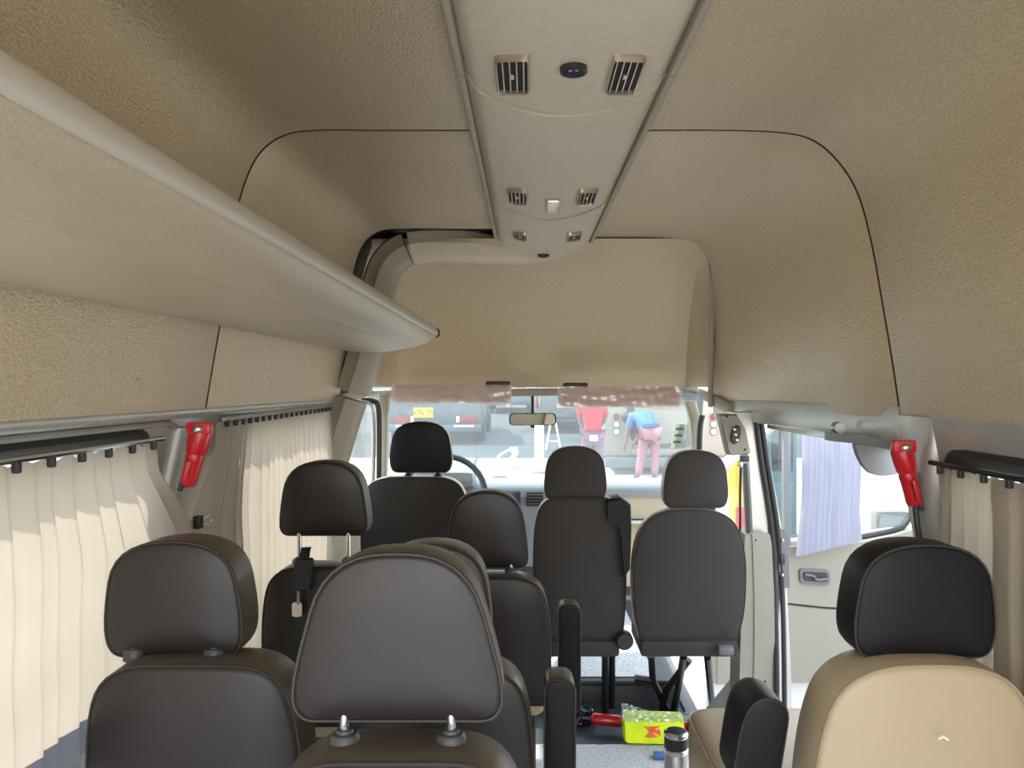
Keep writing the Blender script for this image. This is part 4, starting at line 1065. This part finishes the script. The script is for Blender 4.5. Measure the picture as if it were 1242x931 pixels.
# teal booth beyond the open door
Y = 9.0; g = gz(Y); cx = W(942, Y)
t = thing('teal_booth', 'narrow teal booth seen through the front glass of the open passenger door', 'booth', (cx, Y, g))
MB().box((cx, Y, g+.72), (.34, .40, 1.44), None, .02).build('booth_body', M['teal'], t)
MB().box((cx, Y-.205, g+1.05), (.24, .02, .52), None, .01).build('window_panel', M['car_glass'], t)
MB().box((cx, Y-.21, g+.42), (.26, .02, .50), None, .01).build('lower_panel', M['teal'], t)
MB().box((cx, Y, g+1.47), (.40, .46, .06), None, .015).build('roof', M['grey_plastic'], t)
MB().box((cx, Y, g+.03), (.38, .44, .06), None, .01).build('plinth', M['grey_plastic'], t)
# white van parked alongside, facing the same way
cx = 3.35; Y = .6; g = gz(2)
t = thing('white_van', 'white van parked alongside with a door mirror seen through the open door', 'van', (cx, 2.8, g))
pf = [(0,.35,1), (-.02,.9,1), (.08,1.95,.95), (.3,2.1,.9), (3.0,2.08,.9), (3.75,1.35,.98), (4.6,1.12,.98), (4.85,.8,.96), (4.85,.35,.96)]
rings = []
for s in (-1, -.97, -.8, 0, .8, .97, 1):
    k = 1-.03*(abs(s) == 1)
    rings.append([Vector((cx+s*.95*f, Y+2.4+(y-2.4)*k, g+1.1+(z-1.1)*k)) for y, z, f in pf])
MB().loft(rings, True, True, True).build('body', M['white_paint'], t, sharp=40)
for wy in (.9, 3.9):
    for s in (-1, 1): wheel(t, (cx+s*.86, Y+wy, g+.33))
for ya, yb in ((.3,1.3), (1.4,2.3), (2.4,3.1)):
    MB().slab([Vector((cx-.93 if z < 1.3 else cx-.895, Y+y, g+z)) for y, z in ((ya,1.22), (yb,1.22), (yb-.03*(ya > 2)*8,1.80), (ya,1.80))], (.03, 0, 0)).build('side_window', M['car_glass'], t)
mp = at(1083,634,4.25)
mh = MB().box(mp+Vector((0,.04,0)), (.20,.09,.135), None, .035).build('door_mirror', M['grey_plastic'], t)
MB().slab([mp+Vector((x,-.008,z)) for x, z in rpoly([(-.085,-.05,.03), (.085,-.055,.03), (.085,.055,.03), (-.075,.055,.03)], 4)], (0, .006, 0)).build('mirror_glass', M['dim_mirror'], mh)
MB().bar(mp+Vector((.06,.04,-.03)), Vector((2.45,4.3,mp.z-.10)), .05, .05, .015).build('mirror_arm', M['white_paint'], t)
# yellow cabinet
Y = 8.5; g = gz(Y)
t = thing('yellow_cabinet', 'yellow cabinet with a red lower corner standing outside the open door', 'cabinet', (W(899, Y), Y, g))
MB().box((W(900, Y), Y, g+.62), (.24, .3, 1.24), None, .02).build('cabinet_body', M['yellow'], t)
MB().box((W(893, Y), Y-.152, g+.25), (.10, .02, .42), None, .006).build('red_panel', M['red2'], t)
MB().box((W(900, Y), Y, g+1.27), (.27, .33, .07), None, .01).build('cabinet_lid', M['white_plastic'], t)
# white post, chair, A-frame
p = gpt(654,573); t = thing('white_post', 'white concrete post with a rough base below the inside mirror', 'post', p)
MB().box(p+Vector((0,0,.52)), (.17,.17,1.04), None, .02).build('shaft', M['white_plastic'], t)
mb = MB(); mb.ball(p+Vector((0,0,.06)), (.17,.16,.11), 14)
for v in mb.v: v += Vector((noise.noise(v*9), noise.noise(v*9+Vector((5,0,0))), 0))*.03
mb.build('rough_base', M['concrete'], t)
p = gpt(617,568); t = thing('white_plastic_chair', 'white plastic chair tipped over on the bright ground', 'chair', p)
def Q(x, z, y=0): return at(x, z, p.y+y)
MB().tube(smooth([Q(603,557), Q(606,552), Q(614,547), Q(622,544)], 4), .018, 6).build('back_rail', M['white_plastic'], t)
MB().tube(smooth([Q(603,557), Q(607,560), Q(613,560), Q(618,556)], 4), .018, 6).build('back_rail', M['white_plastic'], t)
mb = MB(); A = [Q(618,544), Q(627,544), Q(629,550), Q(620,562), Q(614,561), Q(622,552)]
mb.loft([A, [q+Vector((0,.35,0)) for q in A]], True, True, True); mb.build('seat', M['white_plastic'], t)
for x0, x1, yy in ((616,614,0), (622,620,0), (626,632,.3), (619,624,.3)): MB().tube([Q(x0,558,yy), Q(x1,568,yy)], .016, 6).build('leg', M['white_plastic'], t)
p = gpt(671,545); t = thing('a_frame_sign', 'small white a-frame stand on the asphalt left of the person in red', 'sign', p)
for s in (-1, 1):
    MB().bar(p+Vector((s*.17,-.1,0)), p+Vector((s*.06,0,.62)), .04, .03).build('leg', M['white_plastic'], t)
MB().bar(p+Vector((-.12,-.07,.2)), p+Vector((.12,-.07,.2)), .04, .03).build('cross_bar', M['white_plastic'], t)

def skin(name, V_, E_, Rr, m, parent, root=0, sub=1):
    me = bpy.data.meshes.new(name); o = bpy.data.objects.new(name, me); C.objects.link(o); o.parent = parent
    L = org(parent); ORG[o.name] = L
    me.from_pydata([Vector(v)-L for v in V_], E_, []); me.materials.append(m)
    md = o.modifiers.new('skin', 'SKIN'); md.use_smooth_shade = True
    for i, r in enumerate(Rr):
        k = me.skin_vertices[0].data[i]; k.radius = (r, r) if not isinstance(r, tuple) else r; k.use_root = (i == root)
    s = o.modifiers.new('sub', 'SUBSURF'); s.levels = sub; s.render_levels = sub
    return o
def person(label, J, shirt, trou, t_extra=None, hair='hair', face=None):
    """J: joints. one continuous skinned body, clothes over it"""
    t = thing('person', label, 'person', (J['pelvis'].x, J['pelvis'].y, min(J['footl'].z, J['footr'].z)-.03))
    names = ['pelvis', 'waist', 'chest', 'neck', 'head', 'crown']; V_ = [J[n] for n in names]; Rr = [.13, .115, .14, .055, .095, .06]
    E_ = [(0,1), (1,2), (2,3), (3,4), (4,5)]
    for s in 'lr':
        b = len(V_); V_ += [J['sho'+s], J['elb'+s], J['wri'+s]]; Rr += [.062, .045, .03]
        E_ += [(2,b), (b,b+1), (b+1,b+2)]
        d = (J['wri'+s]-J['elb'+s]).normalized(); q = d.orthogonal().normalized()
        pm_ = len(V_); V_.append(J['wri'+s]+d*.07); Rr.append(.032); E_.append((b+2, pm_))
        for k, (off, ln) in enumerate(((-.03,.07), (-.01,.085), (.01,.08), (.03,.06))):
            V_.append(J['wri'+s]+d*(.09+ln)+q*off); Rr.append(.010); E_.append((pm_, len(V_)-1))
        V_.append(J['wri'+s]+d*.07+q*.065); Rr.append(.011); E_.append((b+2, len(V_)-1))
        b = len(V_); V_ += [J['hip'+s], J['kne'+s], J['ank'+s], J['foot'+s]]; Rr += [.085, .058, .040, .035]
        E_ += [(0,b), (b,b+1), (b+1,b+2), (b+2,b+3)]
    body = skin('body', V_, E_, Rr, M['skin'], t)
    V_ = [J['waist'].lerp(J['pelvis'], .7), J['waist'], J['chest'], J['chest'].lerp(J['neck'], .6)]; Rr = [.158, .145, .165, .08]; E_ = [(0,1), (1,2), (2,3)]
    for s in 'lr':
        b = len(V_); V_ += [J['sho'+s], J['sho'+s].lerp(J['elb'+s], .95)]; Rr += [.082, .068]; E_ += [(2,b), (b,b+1)]
    skin('shirt', V_, E_, Rr, M[shirt], t, 1)
    V_ = [J['pelvis']]; Rr = [.152]; E_ = []
    for s in 'lr':
        b = len(V_); V_ += [J['hip'+s], J['kne'+s], J['ank'+s]]; Rr += [.108, .082, .068]; E_ += [(0,b), (b,b+1), (b+1,b+2)]
    skin('trousers', V_, E_, Rr, M[trou], t)
    h = J['head']; up = (J['crown']-J['neck']).normalized(); fw = J['face']
    MB().ball(h+up*.035-fw*.02, (.108, .112, .105), 14).build('hair', M['hair'], t)
    for s in (-1, 1):
        sd = up.cross(fw)*s
        MB().ball(h+fw*.092+sd*.035, (.012,.012,.010), 8).build('eye', M['white_plastic'], t)
    MB().ball(h+fw*.105-up*.03, (.014,.016,.02), 8).build('nose', M['skin'], t)
    for s in 'lr': MB().ball(J['foot'+s]+Vector((0,0,.0)), (.05,.12,.045), 10).build('shoe', M['black_plastic'], t)
    return t
Y = 12.0; X = W(719, Y); g = gz(Y)
def P3(x, y, z): return Vector((X+x, Y+y, g+z))
J = dict(pelvis=P3(0,0,.93), waist=P3(0,.01,1.08), chest=P3(0,.02,1.32), neck=P3(0,.03,1.50), head=P3(0,.05,1.62), crown=P3(0,.05,1.72), face=Vector((0,1,0)),
         shol=P3(-.17,.02,1.42), elbl=P3(-.20,.08,1.14), wril=P3(-.14,.28,1.02), shor=P3(.17,.02,1.42), elbr=P3(.20,.08,1.14), wrir=P3(.14,.28,1.02),
         hipl=P3(-.09,0,.88), knel=P3(-.10,.02,.48), ankl=P3(-.10,0,.09), footl=P3(-.11,.10,.045), hipr=P3(.09,0,.88), kner=P3(.10,.03,.48), ankr=P3(.10,0,.09), footr=P3(.11,.10,.045))
t = person('person in a red shirt standing with back turned beside the beige minibus', J, 'shirt_red', 'trouser_mauve')
MB().box(P3(0,-.165,.86), (.13,.05,.09), None, .015).build('waist_pouch', M['white_plastic'], t)
Y = 13.2; X = W(788, Y); g = gz(Y)
J = dict(pelvis=P3(0,0,.84), waist=P3(-.04,.10,.96), chest=P3(-.14,.28,1.10), neck=P3(-.24,.42,1.12), head=P3(-.30,.50,1.06), crown=P3(-.36,.57,1.02), face=Vector((-.2,.3,-.93)).normalized(),
         shol=P3(-.27,.26,1.12), elbl=P3(-.33,.34,.84), wril=P3(-.36,.42,.62), shor=P3(.02,.30,1.12), elbr=P3(-.06,.50,.86), wrir=P3(-.16,.58,.64),
         hipl=P3(-.09,0,.80), knel=P3(-.13,.04,.44), ankl=P3(-.20,-.02,.09), footl=P3(-.22,.08,.045), hipr=P3(.09,0,.80), kner=P3(.10,.05,.44), ankr=P3(.08,-.02,.09), footr=P3(.09,.08,.045))
t = person('person in a blue shirt and pink trousers bending over behind the minibus', J, 'shirt_blue', 'pink')
skin('maroon_wrap', [J['pelvis']+Vector((0,0,.02)), J['hipl'].lerp(J['knel'], .35), J['hipr'].lerp(J['kner'], .35)], [(0,1), (0,2)], [.175, .135, .135], M['maroon'], t)
